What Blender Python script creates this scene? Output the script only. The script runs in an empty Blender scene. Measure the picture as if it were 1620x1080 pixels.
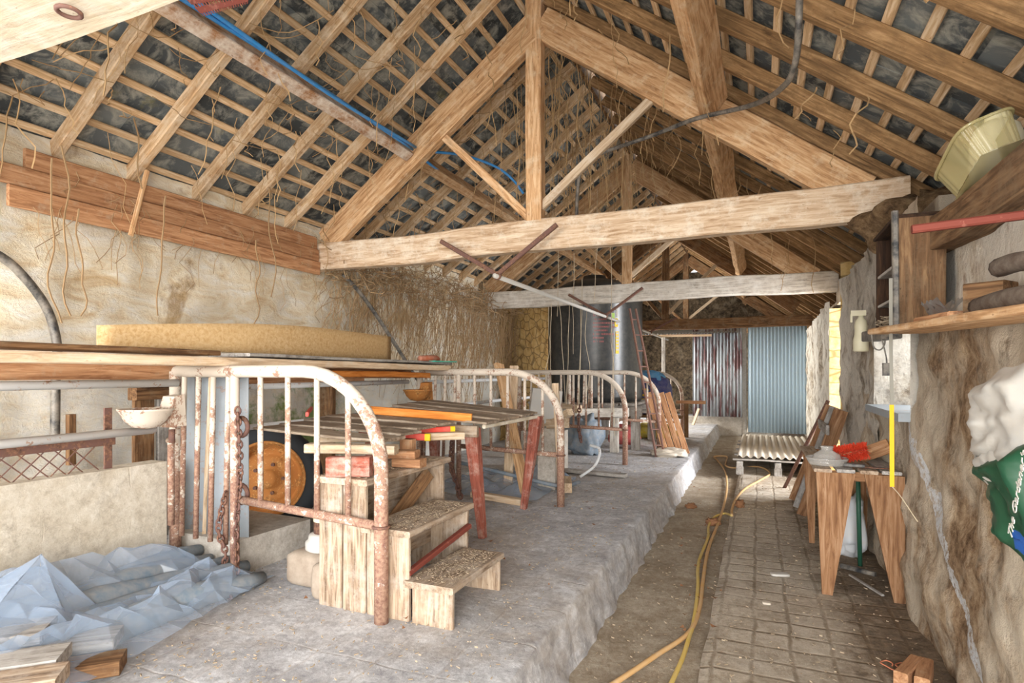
import bpy, math, random
from mathutils import Vector, Matrix, noise
random.seed(7)
PI = math.pi
S = bpy.context.scene
COL = S.collection

# ---------------------------------------------------------------- camera
F_PX, CX, HY, TH = 920.0, 810.0, 590.0, math.atan(390 / 920.0)
CAMZ = 1.52
cam_d = bpy.data.cameras.new('camera'); cam = bpy.data.objects.new('camera', cam_d); COL.objects.link(cam)
cam.location = (0, 0, CAMZ); cam.rotation_euler = (PI / 2, 0, TH)
cam_d.sensor_width = 36; cam_d.lens = F_PX / 1620 * 36; cam_d.shift_y = (HY - 540) / 1620
cam_d.clip_start = 0.05; cam_d.clip_end = 300
S.camera = cam
FW = Vector((-math.sin(TH), math.cos(TH), 0)); RT = Vector((math.cos(TH), math.sin(TH), 0))

def hit(px, py, X=None, Y=None, Z=None):
    """point of the real scene seen in the survey photograph, on the plane X=, Y= or Z="""
    d = FW + RT * ((px - CX) / F_PX) + Vector((0, 0, 1)) * ((HY - py) / F_PX)
    o = Vector((0, 0, CAMZ))
    if X is not None: t = X / d.x
    elif Y is not None: t = Y / d.y
    else: t = (Z - CAMZ) / d.z
    return o + d * t

# ---------------------------------------------------------------- world, lights, exposure
w = bpy.data.worlds.new('world'); S.world = w; w.use_nodes = True
bg = w.node_tree.nodes['Background']; bg.inputs[0].default_value = (0.86, 0.93, 1.0, 1); bg.inputs[1].default_value = 2.2
S.view_settings.view_transform = 'Standard'; S.view_settings.look = 'None'
S.view_settings.gamma = 1; S.view_settings.exposure = 0.86; S.view_settings.use_curve_mapping = False

def area(name, loc, target, sx, sy, power, color=(1, 1, 1)):
    l = bpy.data.lights.new(name, 'AREA'); l.shape = 'RECTANGLE'; l.size = sx; l.size_y = sy
    l.energy = power; l.color = color
    o = bpy.data.objects.new(name, l); COL.objects.link(o); o.location = loc
    o.rotation_euler = (Vector(target) - Vector(loc)).to_track_quat('-Z', 'Y').to_euler()
    return o
def sun(name, direction, strength, angle, color=(1, 1, 1)):
    l = bpy.data.lights.new(name, 'SUN'); l.energy = strength; l.angle = angle; l.color = color
    o = bpy.data.objects.new(name, l); COL.objects.link(o); o.location = (-1.8, -12, 6)
    o.rotation_euler = Vector(direction).to_track_quat('-Z', 'Y').to_euler(); return o
# daylight through the wide open end of the barn behind the camera, low and broad
sun('daylight_open_end', (-0.20, 1, 0.04), 3.3, math.radians(60), (1.0, 0.97, 0.94))
area('fill_behind_right', (0.8, -0.6, 1.3), (-3.6, 4.5, 2.2), 2.6, 2.2, 210, (1.0, 0.96, 0.9))  # added fill for the left wall and roof, no doorway here
area('fill_behind_left', (-4.1, -0.2, 1.4), (0.6, 5.0, 1.7), 2.2, 2.2, 105, (1.0, 0.97, 0.93))  # added unseen fill that brightens the right wall
area('daylight_side_door', (2.6, 8.25, 1.5), (-2, 9.5, 1.2), 1.2, 2.0, 170, (0.95, 0.97, 1.0))
area('daylight_window', (1.45, 4.75, 1.75), (0.0, 4.6, 1.2), 1.0, .5, 12, (0.95, 0.98, 1.0))
area('fill_far_left', (-4.9, 14.2, 2.0), (-1.0, 14.6, 1.2), 1.8, 1.1, 380, (1.0, 0.97, 0.9))  # added fill for the far end, in an invented gap behind the tank

# ---------------------------------------------------------------- materials
def rgb(h):
    h = h.lstrip('#'); c = [int(h[i:i + 2], 16) / 255 for i in (0, 2, 4)]
    return tuple((x / 12.92 if x <= .04045 else ((x + .055) / 1.055) ** 2.4) for x in c) + (1,)
class NT:
    def __init__(s, name):
        s.m = bpy.data.materials.new(name); s.m.use_nodes = True
        s.t = s.m.node_tree; s.n = s.t.nodes; s.b = s.n['Principled BSDF']
    def node(s, ty, **k):
        o = s.n.new(ty)
        for a, b in k.items(): setattr(o, a, b)
        return o
    def link(s, a, b): s.t.links.new(a, b)
    def coords(s, scale=(1, 1, 1), kind='Object', rnd=True):
        tc = s.node('ShaderNodeTexCoord'); out = tc.outputs['Object']
        if kind == 'World': out = s.node('ShaderNodeNewGeometry').outputs['Position']
        if rnd and kind != 'World':
            oi = s.node('ShaderNodeObjectInfo'); v = s.node('ShaderNodeVectorMath', operation='MULTIPLY_ADD')
            cb = s.node('ShaderNodeCombineXYZ')
            for i in range(3): s.link(oi.outputs['Random'], cb.inputs[i])
            s.link(cb.outputs[0], v.inputs[0]); v.inputs[1].default_value = (37, 53, 71); s.link(out, v.inputs[2]); out = v.outputs[0]
        mp = s.node('ShaderNodeMapping'); mp.inputs['Scale'].default_value = scale; s.link(out, mp.inputs[0])
        return mp.outputs[0]
    def noise(s, vec, scale, detail=5, rough=.6, dist=0):
        n = s.node('ShaderNodeTexNoise'); s.link(vec, n.inputs['Vector']); n.inputs['Scale'].default_value = scale
        n.inputs['Detail'].default_value = detail; n.inputs['Roughness'].default_value = rough; n.inputs['Distortion'].default_value = dist
        return n.outputs['Fac']
    def ramp(s, fac, stops, interp='LINEAR'):
        r = s.node('ShaderNodeValToRGB'); r.color_ramp.interpolation = interp; e = r.color_ramp.elements
        while len(e) < len(stops): e.new(.5)
        for i, (p, c) in enumerate(stops):
            e[i].position = p; e[i].color = c if isinstance(c, tuple) else ((c, c, c, 1) if not isinstance(c, str) else rgb(c))
        s.link(fac, r.inputs[0]); return r.outputs[0]
    def mix(s, fac, a, b, mode='MIX'):
        m = s.node('ShaderNodeMix', data_type='RGBA', blend_type=mode)
        for sock, v in ((m.inputs[0], fac), (m.inputs[6], a), (m.inputs[7], b)):
            if isinstance(v, str): sock.default_value = rgb(v)
            elif isinstance(v, (int, float)): sock.default_value = v if sock == m.inputs[0] else (v, v, v, 1)
            elif isinstance(v, tuple): sock.default_value = v
            else: s.link(v, sock)
        return m.outputs[2]
    def math(s, op, a, b=0.0):
        m = s.node('ShaderNodeMath', operation=op)
        for i, v in enumerate((a, b)):
            if isinstance(v, (int, float)): m.inputs[i].default_value = v
            else: s.link(v, m.inputs[i])
        return m.outputs[0]
    def done(s, col, rough=.85, bump=None, bs=.4, bd=.01, metal=0, spec=.3):
        if isinstance(col, str): s.b.inputs['Base Color'].default_value = rgb(col)
        else: s.link(col, s.b.inputs['Base Color'])
        if isinstance(rough, (int, float)): s.b.inputs['Roughness'].default_value = rough
        else: s.link(rough, s.b.inputs['Roughness'])
        s.b.inputs['Metallic'].default_value = metal; s.b.inputs['Specular IOR Level'].default_value = spec
        if bump is not None:
            b = s.node('ShaderNodeBump'); b.inputs['Strength'].default_value = bs; b.inputs['Distance'].default_value = bd
            s.link(bump, b.inputs['Height']); s.link(b.outputs[0], s.b.inputs['Normal'])
        return s.m

def wood(name, dark, mid, light, dust=None, dustamt=.5, knots=True):
    t = NT(name); v = t.coords((1.2, 14, 14)); g = t.noise(v, 3.0, 6, .65, .6)
    v2 = t.coords((1, 1, 1)); bl = t.noise(v2, 2.2, 4, .6)
    c = t.ramp(g, [(.34, dark), (.5, mid), (.66, light)])
    c = t.mix(t.ramp(bl, [(.35, 0.0), (.7, 0.45)]), c, mid)
    oi = t.node('ShaderNodeObjectInfo'); vr = t.math('MULTIPLY_ADD', oi.outputs['Random'], .38); t.n[vr.node.name].inputs[2].default_value = .80
    hsv = t.node('ShaderNodeHueSaturation'); t.link(c, hsv.inputs['Color']); t.link(vr, hsv.inputs['Value']); c = hsv.outputs[0]
    if dust:
        dn = t.noise(v2, 7, 8, .75); c = t.mix(t.ramp(dn, [(.62 - dustamt * .3, 0.0), (.80 - dustamt * .2, 0.9)]), c, dust)
    sp = t.noise(t.coords((3, 8, 8)), 9, 3, .5); c = t.mix(t.ramp(sp, [(.68, 0.0), (.75, 0.7)]), c, dark)
    return t.done(c, .88, g, .5, .006)
W_NEAR = wood('timber_warm', '#8c6440', '#c39a70', '#dfc09a', '#d9c3a4', .35)
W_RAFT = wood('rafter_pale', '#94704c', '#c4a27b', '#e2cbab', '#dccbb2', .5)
W_RAFT_SHADE = wood('rafter_dusty_shaded', '#5a442c', '#8c6c49', '#b29068', '#6e5539', .5)  # dusty, and darkened to hold the shade of the right slope
W_BATT = wood('batten_pale', '#a5835c', '#d0b18b', '#e9d6b9')
W_TIE = wood('tie_beam_pale', '#9b7a58', '#cbb093', '#e4d2b9', '#e6dccb', .45)
W_TIEG = wood('tie_beam_grey', '#8b8277', '#bdb4a8', '#dad4ca', '#e0dcd4', .6)
W_BROWN = wood('timber_brown', '#44301f', '#76563a', '#9a7753', '#8c7860', .4)
W_PLANK = wood('plank_orange', '#80553a', '#b48560', '#d0a680', '#c2ab90', .25)
W_PALE = wood('plank_pale', '#a3876a', '#cdb496', '#e4d3bb', '#cfc3b2', .3)
W_GREY = wood('weathered_grey_wood', '#625c57', '#969089', '#bab5af', '#bcb8b3', .6)
W_STEP = wood('step_wood', '#5c4838', '#a08a74', '#c2b09a', '#b9ada0', .55)
W_RED = wood('red_painted_wood', '#6a3a30', '#965444', '#b27c6c', '#c2a79a', .4)
W_BENCH = wood('bench_wood', '#69462e', '#98704f', '#b69272')
W_BEAMD = wood('dusty_dark_timber', '#40301f', '#6b5038', '#8f7253', '#7c6750', .5)
W_DARK = wood('dark_cupboard_wood', '#1b1410', '#3a281c', '#523a28')
W_ORNG = wood('orange_timber', '#a85c20', '#d08038', '#e09a56')
W_WHITE = wood('whitewashed_timber', '#9c8a70', '#cabca4', '#ddd3c2', '#e3dccf', .7)
W_FLAK = wood('flaking_whitewash', '#8a603e', '#b98a64', '#d6b899', '#eae2d5', .75)
W_PLY = wood('plywood_tan', '#c29a63', '#d6b381', '#e2c497')

def plaster_left():
    t = NT('limewashed_stone_cream'); v = t.coords(kind='World')
    n1 = t.noise(v, 1.1, 6, .65, .4); n2 = t.noise(v, 9, 9, .78); n3 = t.noise(t.coords((1, 1, 2.4), 'World'), 3.2, 6, .6, .8)
    c = t.ramp(n3, [(.3, '#dcbf94'), (.46, '#f3e5c9'), (.66, '#fdf8ec')])
    c = t.mix(t.ramp(n1, [(.60, 0.0), (.66, 0.8)]), c, t.ramp(n2, [(.3, '#94744c'), (.7, '#c9a97b')]))
    # green algae low on the wall, whiter lime low down
    sx = t.node('ShaderNodeSeparateXYZ'); t.link(v, sx.inputs[0])
    low = t.ramp(sx.outputs[2], [(.5, 1.0), (1.0, 0.0)]); 
    z = t.math('SUBTRACT', sx.outputs[2], 1.0)
    lowf = t.ramp(z, [(.35, 1.0), (.75, 0.0)])
    c = t.mix(t.math('MULTIPLY', lowf, t.ramp(n2, [(.35, 0.2), (.6, 0.9)])), c, '#e9e7e0')
    yy = t.math('SUBTRACT', sx.outputs[1], 3.5); ymask = t.ramp(t.math('DIVIDE', yy, 2.2), [(.0, 0.0), (.15, 1.0), (.8, 1.0), (1.0, 0.0)])
    zz = t.ramp(t.math('SUBTRACT', sx.outputs[2], .8), [(.58, 1.0), (.72, 0.0)])
    gm = t.math('MULTIPLY', t.math('MULTIPLY', ymask, zz), t.ramp(t.noise(v, 2.7, 6, .7), [(.42, 0.0), (.54, 0.9)]))
    c = t.mix(gm, c, '#7f9a4e')
    return t.done(c, .95, t.math('ADD', n2, n3), .8, .05)
M_PLL = plaster_left()
def stone_right(name, a, b, cc, lime, limepos=.58, streak=False):
    t = NT(name); v = t.coords(kind='World')
    n1 = t.noise(t.coords((1, 1, .7), 'World'), 1.7, 7, .68, .5); n2 = t.noise(v, 9, 8, .75); n3 = t.noise(v, 3.5, 6, .7, .2)
    c = t.ramp(n2, [(.36, a), (.5, b), (.64, cc)])
    c = t.mix(t.ramp(n1, [(limepos - .1, 0.0), (limepos + .04, 0.85)]), c, lime)
    c = t.mix(t.ramp(n3, [(.31, .75), (.41, 0.0)]), c, a)
    if streak:   # ragged pale band slanting down the wall below sill height
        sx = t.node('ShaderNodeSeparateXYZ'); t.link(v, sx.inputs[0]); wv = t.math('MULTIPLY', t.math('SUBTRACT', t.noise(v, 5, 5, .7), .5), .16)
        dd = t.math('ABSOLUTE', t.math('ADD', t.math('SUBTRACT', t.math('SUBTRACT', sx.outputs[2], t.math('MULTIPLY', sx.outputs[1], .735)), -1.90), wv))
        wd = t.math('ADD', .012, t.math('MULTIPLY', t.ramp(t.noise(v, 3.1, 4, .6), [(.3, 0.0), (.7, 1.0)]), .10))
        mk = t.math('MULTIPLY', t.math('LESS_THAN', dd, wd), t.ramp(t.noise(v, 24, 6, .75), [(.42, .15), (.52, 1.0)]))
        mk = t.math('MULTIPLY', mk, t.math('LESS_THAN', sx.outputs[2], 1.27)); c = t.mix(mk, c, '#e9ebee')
    return t.done(c, .95, t.math('ADD', n2, n3), .9, .05)
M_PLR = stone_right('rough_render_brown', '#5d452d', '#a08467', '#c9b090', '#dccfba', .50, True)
M_PLRW = stone_right('rough_limewash_greyish', '#57493b', '#a89a88', '#d3cabb', '#e3ddd2', .5)
M_CREAM = stone_right('cream_limewash', '#a08468', '#cfbda4', '#e4d7c2', '#efe7da', .42)
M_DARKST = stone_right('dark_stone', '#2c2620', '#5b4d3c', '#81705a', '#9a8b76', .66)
def ochre():
    t = NT('ochre_stonework'); v = t.coords(kind='World'); vo = t.node('ShaderNodeTexVoronoi'); vo.feature = 'DISTANCE_TO_EDGE'
    mp = t.coords((1, 2.2, 4.2), 'World'); t.link(mp, vo.inputs['Vector']); vo.inputs['Scale'].default_value = 1.4
    n = t.noise(v, 5, 6, .7)
    c = t.ramp(n, [(.3, '#a57f47'), (.5, '#d3b377'), (.75, '#e8d3a0')])
    c = t.mix(t.ramp(vo.outputs['Distance'], [(.02, .7), (.07, 0.0)]), c, '#6b5333')
    return t.done(c, .95, vo.outputs['Distance'], .8, .03)
M_OCHRE = ochre()
def slate():
    t = NT('slate_underside'); v = t.coords(kind='World'); n1 = t.noise(v, 2.6, 8, .7, 1.0); n2 = t.noise(t.coords((2, 9, 2), 'World'), 2.5, 6, .6, .5)
    at = t.node('ShaderNodeAttribute'); at.attribute_name = 'tone'
    c = t.ramp(at.outputs['Fac'], [(0, '#32373a'), (.6, '#51585c'), (1, '#727879')])
    c = t.mix(t.ramp(t.noise(v, 7, 6, .7, .6), [(.46, 0.0), (.62, 0.75)]), c, '#a8a89e')
    c = t.mix(t.ramp(n2, [(.6, 0.0), (.72, 0.45)]), c, '#c1c0b6')
    c = t.mix(t.ramp(t.noise(v, 1.9, 5, .6), [(.66, 0.0), (.73, .6)]), c, '#8b8340')
    return t.done(c, .7, n1, .4, .01, spec=.4)
M_SLATE = slate()
M_OUT = stone_right('outside_stonework', '#8f7062', '#c4ad9e', '#e0d3ca', '#dcd6d0', .55)
M_MUD = stone_right('mud_and_mortar', '#4a3826', '#7d6448', '#a58b69', '#a58b69', .7)
def concrete(name, base, darkc, lightc, setts=None, dirt='#8a7558', dirtamt=.5, sd=.5):
    t = NT(name); v = t.coords(kind='World'); n1 = t.noise(v, .9, 7, .7, .3); n2 = t.noise(v, 22, 10, .82); n3 = t.noise(v, 3, 9, .78)
    c = t.ramp(t.math('ADD', t.math('MULTIPLY', n2, .5), t.math('MULTIPLY', t.noise(v, 5, 9, .8), .5)), [(.36, darkc), (.5, base), (.62, lightc)])
    c = t.mix(t.ramp(n1, [(.62 - dirtamt * .3, 0.0), (.8 - dirtamt * .15, .75)]), c, dirt)
    c = t.mix(t.ramp(n3, [(.55, 0.0), (.68, 0.7)]), c, lightc)
    h = t.math('ADD', t.math('MULTIPLY', n2, .5), n3)
    if name == 'grooved_concrete':       # dark muck by the wall foot, with shade round the bench painted in
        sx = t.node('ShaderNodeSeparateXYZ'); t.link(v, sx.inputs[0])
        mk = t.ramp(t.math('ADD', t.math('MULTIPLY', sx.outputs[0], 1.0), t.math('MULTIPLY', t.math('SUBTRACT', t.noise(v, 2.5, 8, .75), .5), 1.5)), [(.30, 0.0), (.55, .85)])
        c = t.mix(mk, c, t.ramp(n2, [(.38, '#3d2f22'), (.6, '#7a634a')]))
    if setts:
        b = t.node('ShaderNodeTexBrick'); mp = t.node('ShaderNodeMapping'); mp.inputs['Rotation'].default_value = (0, 0, PI / 2)
        wv = t.node('ShaderNodeVectorMath', operation='MULTIPLY_ADD'); t.link(t.node('ShaderNodeTexNoise').outputs['Color'], wv.inputs[0])
        nn = [x for x in t.n if x.type == 'TEX_NOISE'][-1]; t.link(v, nn.inputs['Vector']); nn.inputs['Scale'].default_value = 4
        wv.inputs[1].default_value = (.05, .05, 0); t.link(v, wv.inputs[2]); t.link(wv.outputs[0], mp.inputs[0]); t.link(mp.outputs[0], b.inputs['Vector'])
        b.offset = 0; b.inputs['Scale'].default_value = 1; b.inputs['Brick Width'].default_value = setts[0]; b.inputs['Row Height'].default_value = setts[1]
        b.inputs['Mortar Size'].default_value = setts[2]; b.inputs['Mortar Smooth'].default_value = .9
        mk = t.math('MULTIPLY', b.outputs['Fac'], t.ramp(t.noise(v, 2.2, 4, .6), [(.35, setts[3]), (.6, 1.0)]))
        c = t.mix(t.math('MULTIPLY', mk, sd), c, dirt); h = t.math('SUBTRACT', h, t.math('MULTIPLY', mk, sd * .8))
    return t.done(c, .92, h, .7, .02)
M_PLAT = concrete('dusty_concrete_grey', '#b6b6b9', '#828187', '#e2e3e6', (.42, .30, .010, 0.0), '#a3937f', .45, .22)
M_CHAN = concrete('dung_channel_dirt', '#aa9d8b', '#7d6d59', '#c8beae', None, '#84715a', .5)
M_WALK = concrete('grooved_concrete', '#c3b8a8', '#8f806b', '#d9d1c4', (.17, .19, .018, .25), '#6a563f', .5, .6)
M_BLOCK = concrete('concrete_block', '#cdc4b4', '#9a8f80', '#e4ded2', (.46, .225, .008, 0.3), '#b9ab94', .2, .3)
M_CONC = concrete('old_concrete', '#b9b2a8', '#938a7e', '#d5d0c8', None, '#9b8b74', .4)

def painted_rust(name, paint, rust1, rust2, amt=.5, zb=None):
    t = NT(name); v = t.coords(kind='World'); n = t.noise(v, 9, 8, .75); n2 = t.noise(v, 60, 4, .6)
    f = t.math('ADD', t.math('MULTIPLY', n, .7), t.math('MULTIPLY', n2, .3))
    if zb:
        sx = t.node('ShaderNodeSeparateXYZ'); t.link(v, sx.inputs[0])
        f = t.math('ADD', f, t.math('MULTIPLY', t.math('SUBTRACT', zb, sx.outputs[2]), .16))
    mk = t.ramp(f, [(.62 - amt * .25, 0.0), (.66 - amt * .25, 1.0)])
    c = t.mix(mk, paint, t.ramp(n2, [(.35, rust1), (.65, rust2)]))
    return t.done(c, .75, f, .5, .004)
M_TUBE = painted_rust('flaking_white_tube', '#cfc3b4', '#7d584c', '#ab8b75', .55, 1.12)
M_RAIL = painted_rust('galvanised_rail', '#d8dadb', '#8f7a70', '#c9a790', .25)
M_RUST = painted_rust('rusty_iron', '#6d5048', '#46322c', '#8c6652', .5)
M_RUSTO = painted_rust('orange_rusty_rim', '#b5773e', '#5f3a22', '#d39a5a', .45)
M_REDIRON = painted_rust('red_oxide_iron', '#74392e', '#4a251d', '#8f584b', .35)
M_GALV = painted_rust('galvanised_sheet', '#9ca3a9', '#837f80', '#a79a92', .3)
M_GALVB = painted_rust('galvanised_sheet_blue', '#b0c8d9', '#9ab4c4', '#c4d4de', .3)
def rustsheet():
    t = NT('rust_streaked_sheet'); v = t.coords(kind='World'); n = t.noise(t.coords((5, 5, .6), 'World'), 2.2, 7, .7)
    c = t.mix(t.ramp(n, [(.47, 0.0), (.56, .9)]), '#a9b0b6', '#6b4240'); return t.done(c, .6, n, .2, .004, metal=.2)
M_RSHEET = rustsheet()

def plain(name, c, rough=.6, metal=0, spec=.4, nz=0.0):
    t = NT(name)
    if nz:
        n = t.noise(t.coords(rnd=False), 12, 5, .7); cc = t.mix(t.ramp(n, [(.35, nz), (.65, 0.0)]), c, '#cbbfae'); return t.done(cc, rough, n, .2, .004, metal, spec)
    return t.done(c, rough, None, 0, 0, metal, spec)
M_BLUE = plain('blue_water_pipe', '#2f8fd8', .4, nz=.15)
M_BLACK = plain('black_pipe', '#2b2d30', .45, nz=.4)
M_RUBBER = plain('rubber_tyre', '#2c2f33', .8)
M_TANK = plain('black_tank', '#24282b', .3, spec=.6, nz=.07)
M_REDT = plain('faded_red_lettering', '#b46462', .7)
M_YEL = plain('yellow_plastic', '#e6c31c', .5)
M_GREENL = plain('green_label', '#a4c46a', .6)
M_REDP = plain('red_plastic', '#e03a2c', .5, nz=.2)
M_REDBAG = plain('red_bag_fabric', '#cf4a4c', .7, nz=.3)
M_YBAG = plain('yellow_bag_fabric', '#d8c22e', .7, nz=.4)
M_TEAL = plain('teal_plastic', '#3fae98', .5, nz=.2)
M_WHITEP = plain('white_plastic', '#bfbdb8', .5, nz=.3)
M_CANW = plain('yellowed_white_plastic', '#dcd6b8', .4, nz=.2)
M_BRIST = plain('red_bristle', '#d5452a', .6)
M_STRAP = plain('grey_strap', '#8d8a80', .8)
M_YSTRAP = plain('yellow_strap', '#eab41e', .7)
M_HOSE = plain('yellow_hose', '#d6b95e', .6, nz=.3)
M_HOSE2 = plain('tan_hose', '#cfa46a', .6, nz=.3)
M_TWINE = plain('baler_twine', '#cbbba0', .9)
M_OTWINE = plain('orange_twine', '#c98060', .9)
M_VINE = plain('dead_vine', '#a88a63', .95)
M_VINE2 = plain('dead_vine_dark', '#a08462', .95)
M_BARK = plain('bark', '#44342a', .95, nz=.2)
M_GREEN = plain('dark_green_plastic', '#1f4a34', .4, spec=.5)
M_BLUEP = plain('blue_print', '#2360b8', .5)
M_NAVY = plain('navy_sack', '#2d3c80', .6, nz=.2)
M_SKYSACK = plain('light_blue_sack', '#3e8fc8', .6, nz=.2)
M_STRAW = plain('straw_debris', '#a4937c', .95)
M_CHAFF = plain('pale_chaff', '#c9c2b8', .95)
M_LEAF = plain('dry_leaf', '#8a6244', .95)
M_BRICK = plain('red_block', '#b5603e', .9, nz=.4)
M_STONE = plain('dusty_brown_stone', '#8f8071', .95, nz=.3)
M_FOIL = plain('foil', '#b8bcc0', .3, metal=.8)
M_FABW = plain('cloth_pale', '#c7ccd2', .9, nz=.3)
M_BLUEG = plain('blue_grey_cloth', '#6f8090', .9, nz=.3)
M_CHIP = plain('pale_stone', '#c9bfb0', .95, nz=.3)
M_DKGRN = plain('green_iron', '#27513f', .5)
def poly(name, tint, alpha, rough=.12):
    t = NT(name); t.b.inputs['Base Color'].default_value = rgb(tint); t.b.inputs['Roughness'].default_value = rough
    t.b.inputs['Specular IOR Level'].default_value = .9
    tr = t.node('ShaderNodeBsdfTransparent'); mx = t.node('ShaderNodeMixShader'); lw = t.node('ShaderNodeLayerWeight'); lw.inputs[0].default_value = .35
    f = t.math('ADD', t.math('MULTIPLY', lw.outputs['Facing'], .6), alpha); 
    t.link(f, mx.inputs[0]); t.link(tr.outputs[0], mx.inputs[1]); t.link(t.b.outputs[0], mx.inputs[2])
    t.link(mx.outputs[0], t.n['Material Output'].inputs[0]); return t.m
M_POLY = poly('clear_polythene', '#a9bbd2', .24)
M_TUB = poly('clear_plastic_tub', '#b3a878', .45)
M_GLASS = poly('clear_plastic_dish', '#c9c6c0', .3, .05)

# ---------------------------------------------------------------- mesh helpers
class MB:
    def __init__(s): s.v = []; s.f = []; s.tone = []
    def add(s, vs, fs):
        n = len(s.v); s.v += [tuple(x) for x in vs]; s.f += [tuple(i + n for i in f) for f in fs]
    def box(s, c, size, rot=None, taper=1.0):
        hx, hy, hz = [x / 2 for x in size]; M = rot or Matrix.Identity(3); c = Vector(c)
        vs = []
        for z in (-1, 1):
            k = taper if z > 0 else 1
            for a, b in ((-1, -1), (1, -1), (1, 1), (-1, 1)): vs.append(c + M @ Vector((a * hx * k, b * hy * k, z * hz)))
        s.add(vs, [(3, 2, 1, 0), (4, 5, 6, 7), (0, 1, 5, 4), (1, 2, 6, 5), (2, 3, 7, 6), (3, 0, 4, 7)])
    def hexa(s, b, t):
        s.add(list(b) + list(t), [(3, 2, 1, 0), (4, 5, 6, 7), (0, 1, 5, 4), (1, 2, 6, 5), (2, 3, 7, 6), (3, 0, 4, 7)])
    def tube(s, pts, r, n=8, cap=True):
        pts = [Vector(p) for p in pts]; rs = r if isinstance(r, (list, tuple)) else [r] * len(pts)
        up = None; base = len(s.v); m = len(pts)
        for i, p in enumerate(pts):
            d = (pts[min(i + 1, m - 1)] - pts[max(i - 1, 0)])
            d = d.normalized() if d.length > 1e-9 else Vector((0, 0, 1))
            if up is None: up = d.orthogonal().normalized()
            else:
                up = up - d * up.dot(d); up = up.normalized() if up.length > 1e-6 else d.orthogonal().normalized()
            q = d.cross(up)
            for k in range(n):
                a = 2 * PI * k / n; s.v.append(tuple(p + (up * math.cos(a) + q * math.sin(a)) * rs[i]))
        for i in range(m - 1):
            for k in range(n):
                a = base + i * n + k; b = base + i * n + (k + 1) % n; s.f.append((a, b, b + n, a + n))
        if cap: s.f.append(tuple(base + k for k in reversed(range(n)))); s.f.append(tuple(base + (m - 1) * n + k for k in range(n)))
    def lathe(s, prof, c, n=24, axis='Z', cap=True, rot=None):
        base = len(s.v); c = Vector(c)
        for (r, h) in prof:
            for k in range(n):
                a = 2 * PI * k / n
                p = Vector((r * math.cos(a), r * math.sin(a), h))
                if rot: p = rot @ p
                s.v.append(tuple(c + p))
        for i in range(len(prof) - 1):
            for k in range(n):
                a = base + i * n + k; b = base + i * n + (k + 1) % n; s.f.append((a, b, b + n, a + n))
        if cap: s.f.append(tuple(base + k for k in reversed(range(n)))); s.f.append(tuple(base + (len(prof) - 1) * n + k for k in range(n)))
    def grid(s, fn, nu, nv, skip=None):
        base = len(s.v)
        for i in range(nu + 1):
            for j in range(nv + 1): s.v.append(tuple(fn(i / nu, j / nv)))
        for i in range(nu):
            for j in range(nv):
                if skip and skip((i + .5) / nu, (j + .5) / nv): continue
                a = base + i * (nv + 1) + j; s.f.append((a, a + nv + 1, a + nv + 2, a + 1))
    def torus(s, c, R, r, rot=None, n=16, m=6, stretch=1.0):
        pts = []
        for i in range(n):
            a = 2 * PI * i / n; p = Vector((R * math.cos(a) * stretch, R * math.sin(a), 0))
            pts.append(Vector(c) + (rot @ p if rot else p))
        base = len(s.v)
        for i in range(n):
            d = (pts[(i + 1) % n] - pts[i - 1]).normalized(); nrm = (rot @ Vector((0, 0, 1))) if rot else Vector((0, 0, 1)); q = d.cross(nrm)
            for k in range(m):
                b = 2 * PI * k / m; s.v.append(tuple(pts[i] + (nrm * math.cos(b) + q * math.sin(b)) * r))
        for i in range(n):
            for k in range(m):
                a = base + i * m + k; b2 = base + i * m + (k + 1) % m; c2 = base + ((i + 1) % n) * m + (k + 1) % m; d2 = base + ((i + 1) % n) * m + k
                s.f.append((a, b2, c2, d2))

def rootM(p):
    return p.matrix_basis.copy() if p else Matrix.Identity(4)
def build(name, mb, mat, parent=None, M=None, smooth=False, solid=0):
    """mb in world coordinates (or in M's frame) -> one object; under a thing it is stored relative to it"""
    me = bpy.data.meshes.new(name)
    W = M or Matrix.Identity(4)
    if M is None:                       # give the mesh a local origin of its own
        xs = [v[0] for v in mb.v]; ys = [v[1] for v in mb.v]; zs = [v[2] for v in mb.v]
        o = Vector(((min(xs) + max(xs)) / 2, (min(ys) + max(ys)) / 2, min(zs))); W = Matrix.Translation(o)
        vs = [(v[0] - o.x, v[1] - o.y, v[2] - o.z) for v in mb.v]
    else: vs = mb.v
    me.from_pydata(vs, [], mb.f); me.materials.append(mat)
    if smooth:
        for p in me.polygons: p.use_smooth = True
    me.update()
    if mb.tone:
        a = me.attributes.new('tone', 'FLOAT', 'FACE'); a.data.foreach_set('value', mb.tone)
    ob = bpy.data.objects.new(name, me); COL.objects.link(ob)
    if parent: ob.parent = parent; chain = parent; PM = Matrix.Identity(4)
    if parent:
        q = parent
        while q: PM = q.matrix_basis @ PM; q = q.parent
        ob.matrix_basis = PM.inverted() @ W
    else: ob.matrix_basis = W
    if solid:
        m = ob.modifiers.new('thick', 'SOLIDIFY'); m.thickness = solid; m.offset = 0
    return ob
def tag(o, label, cat, group=None, kind=None):
    o['label'] = label; o['category'] = cat
    if group: o['group'] = group
    if kind: o['kind'] = kind
    return o
def thing(name, label, cat, loc=(0, 0, 0), group=None):
    o = bpy.data.objects.new(name, None); o.empty_display_size = .1; COL.objects.link(o); o.matrix_basis = Matrix.Translation(Vector(loc))
    return tag(o, label, cat, group)
def struct(o, label=None):
    o['kind'] = 'structure'
    if label: o['label'] = label
    return o
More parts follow.
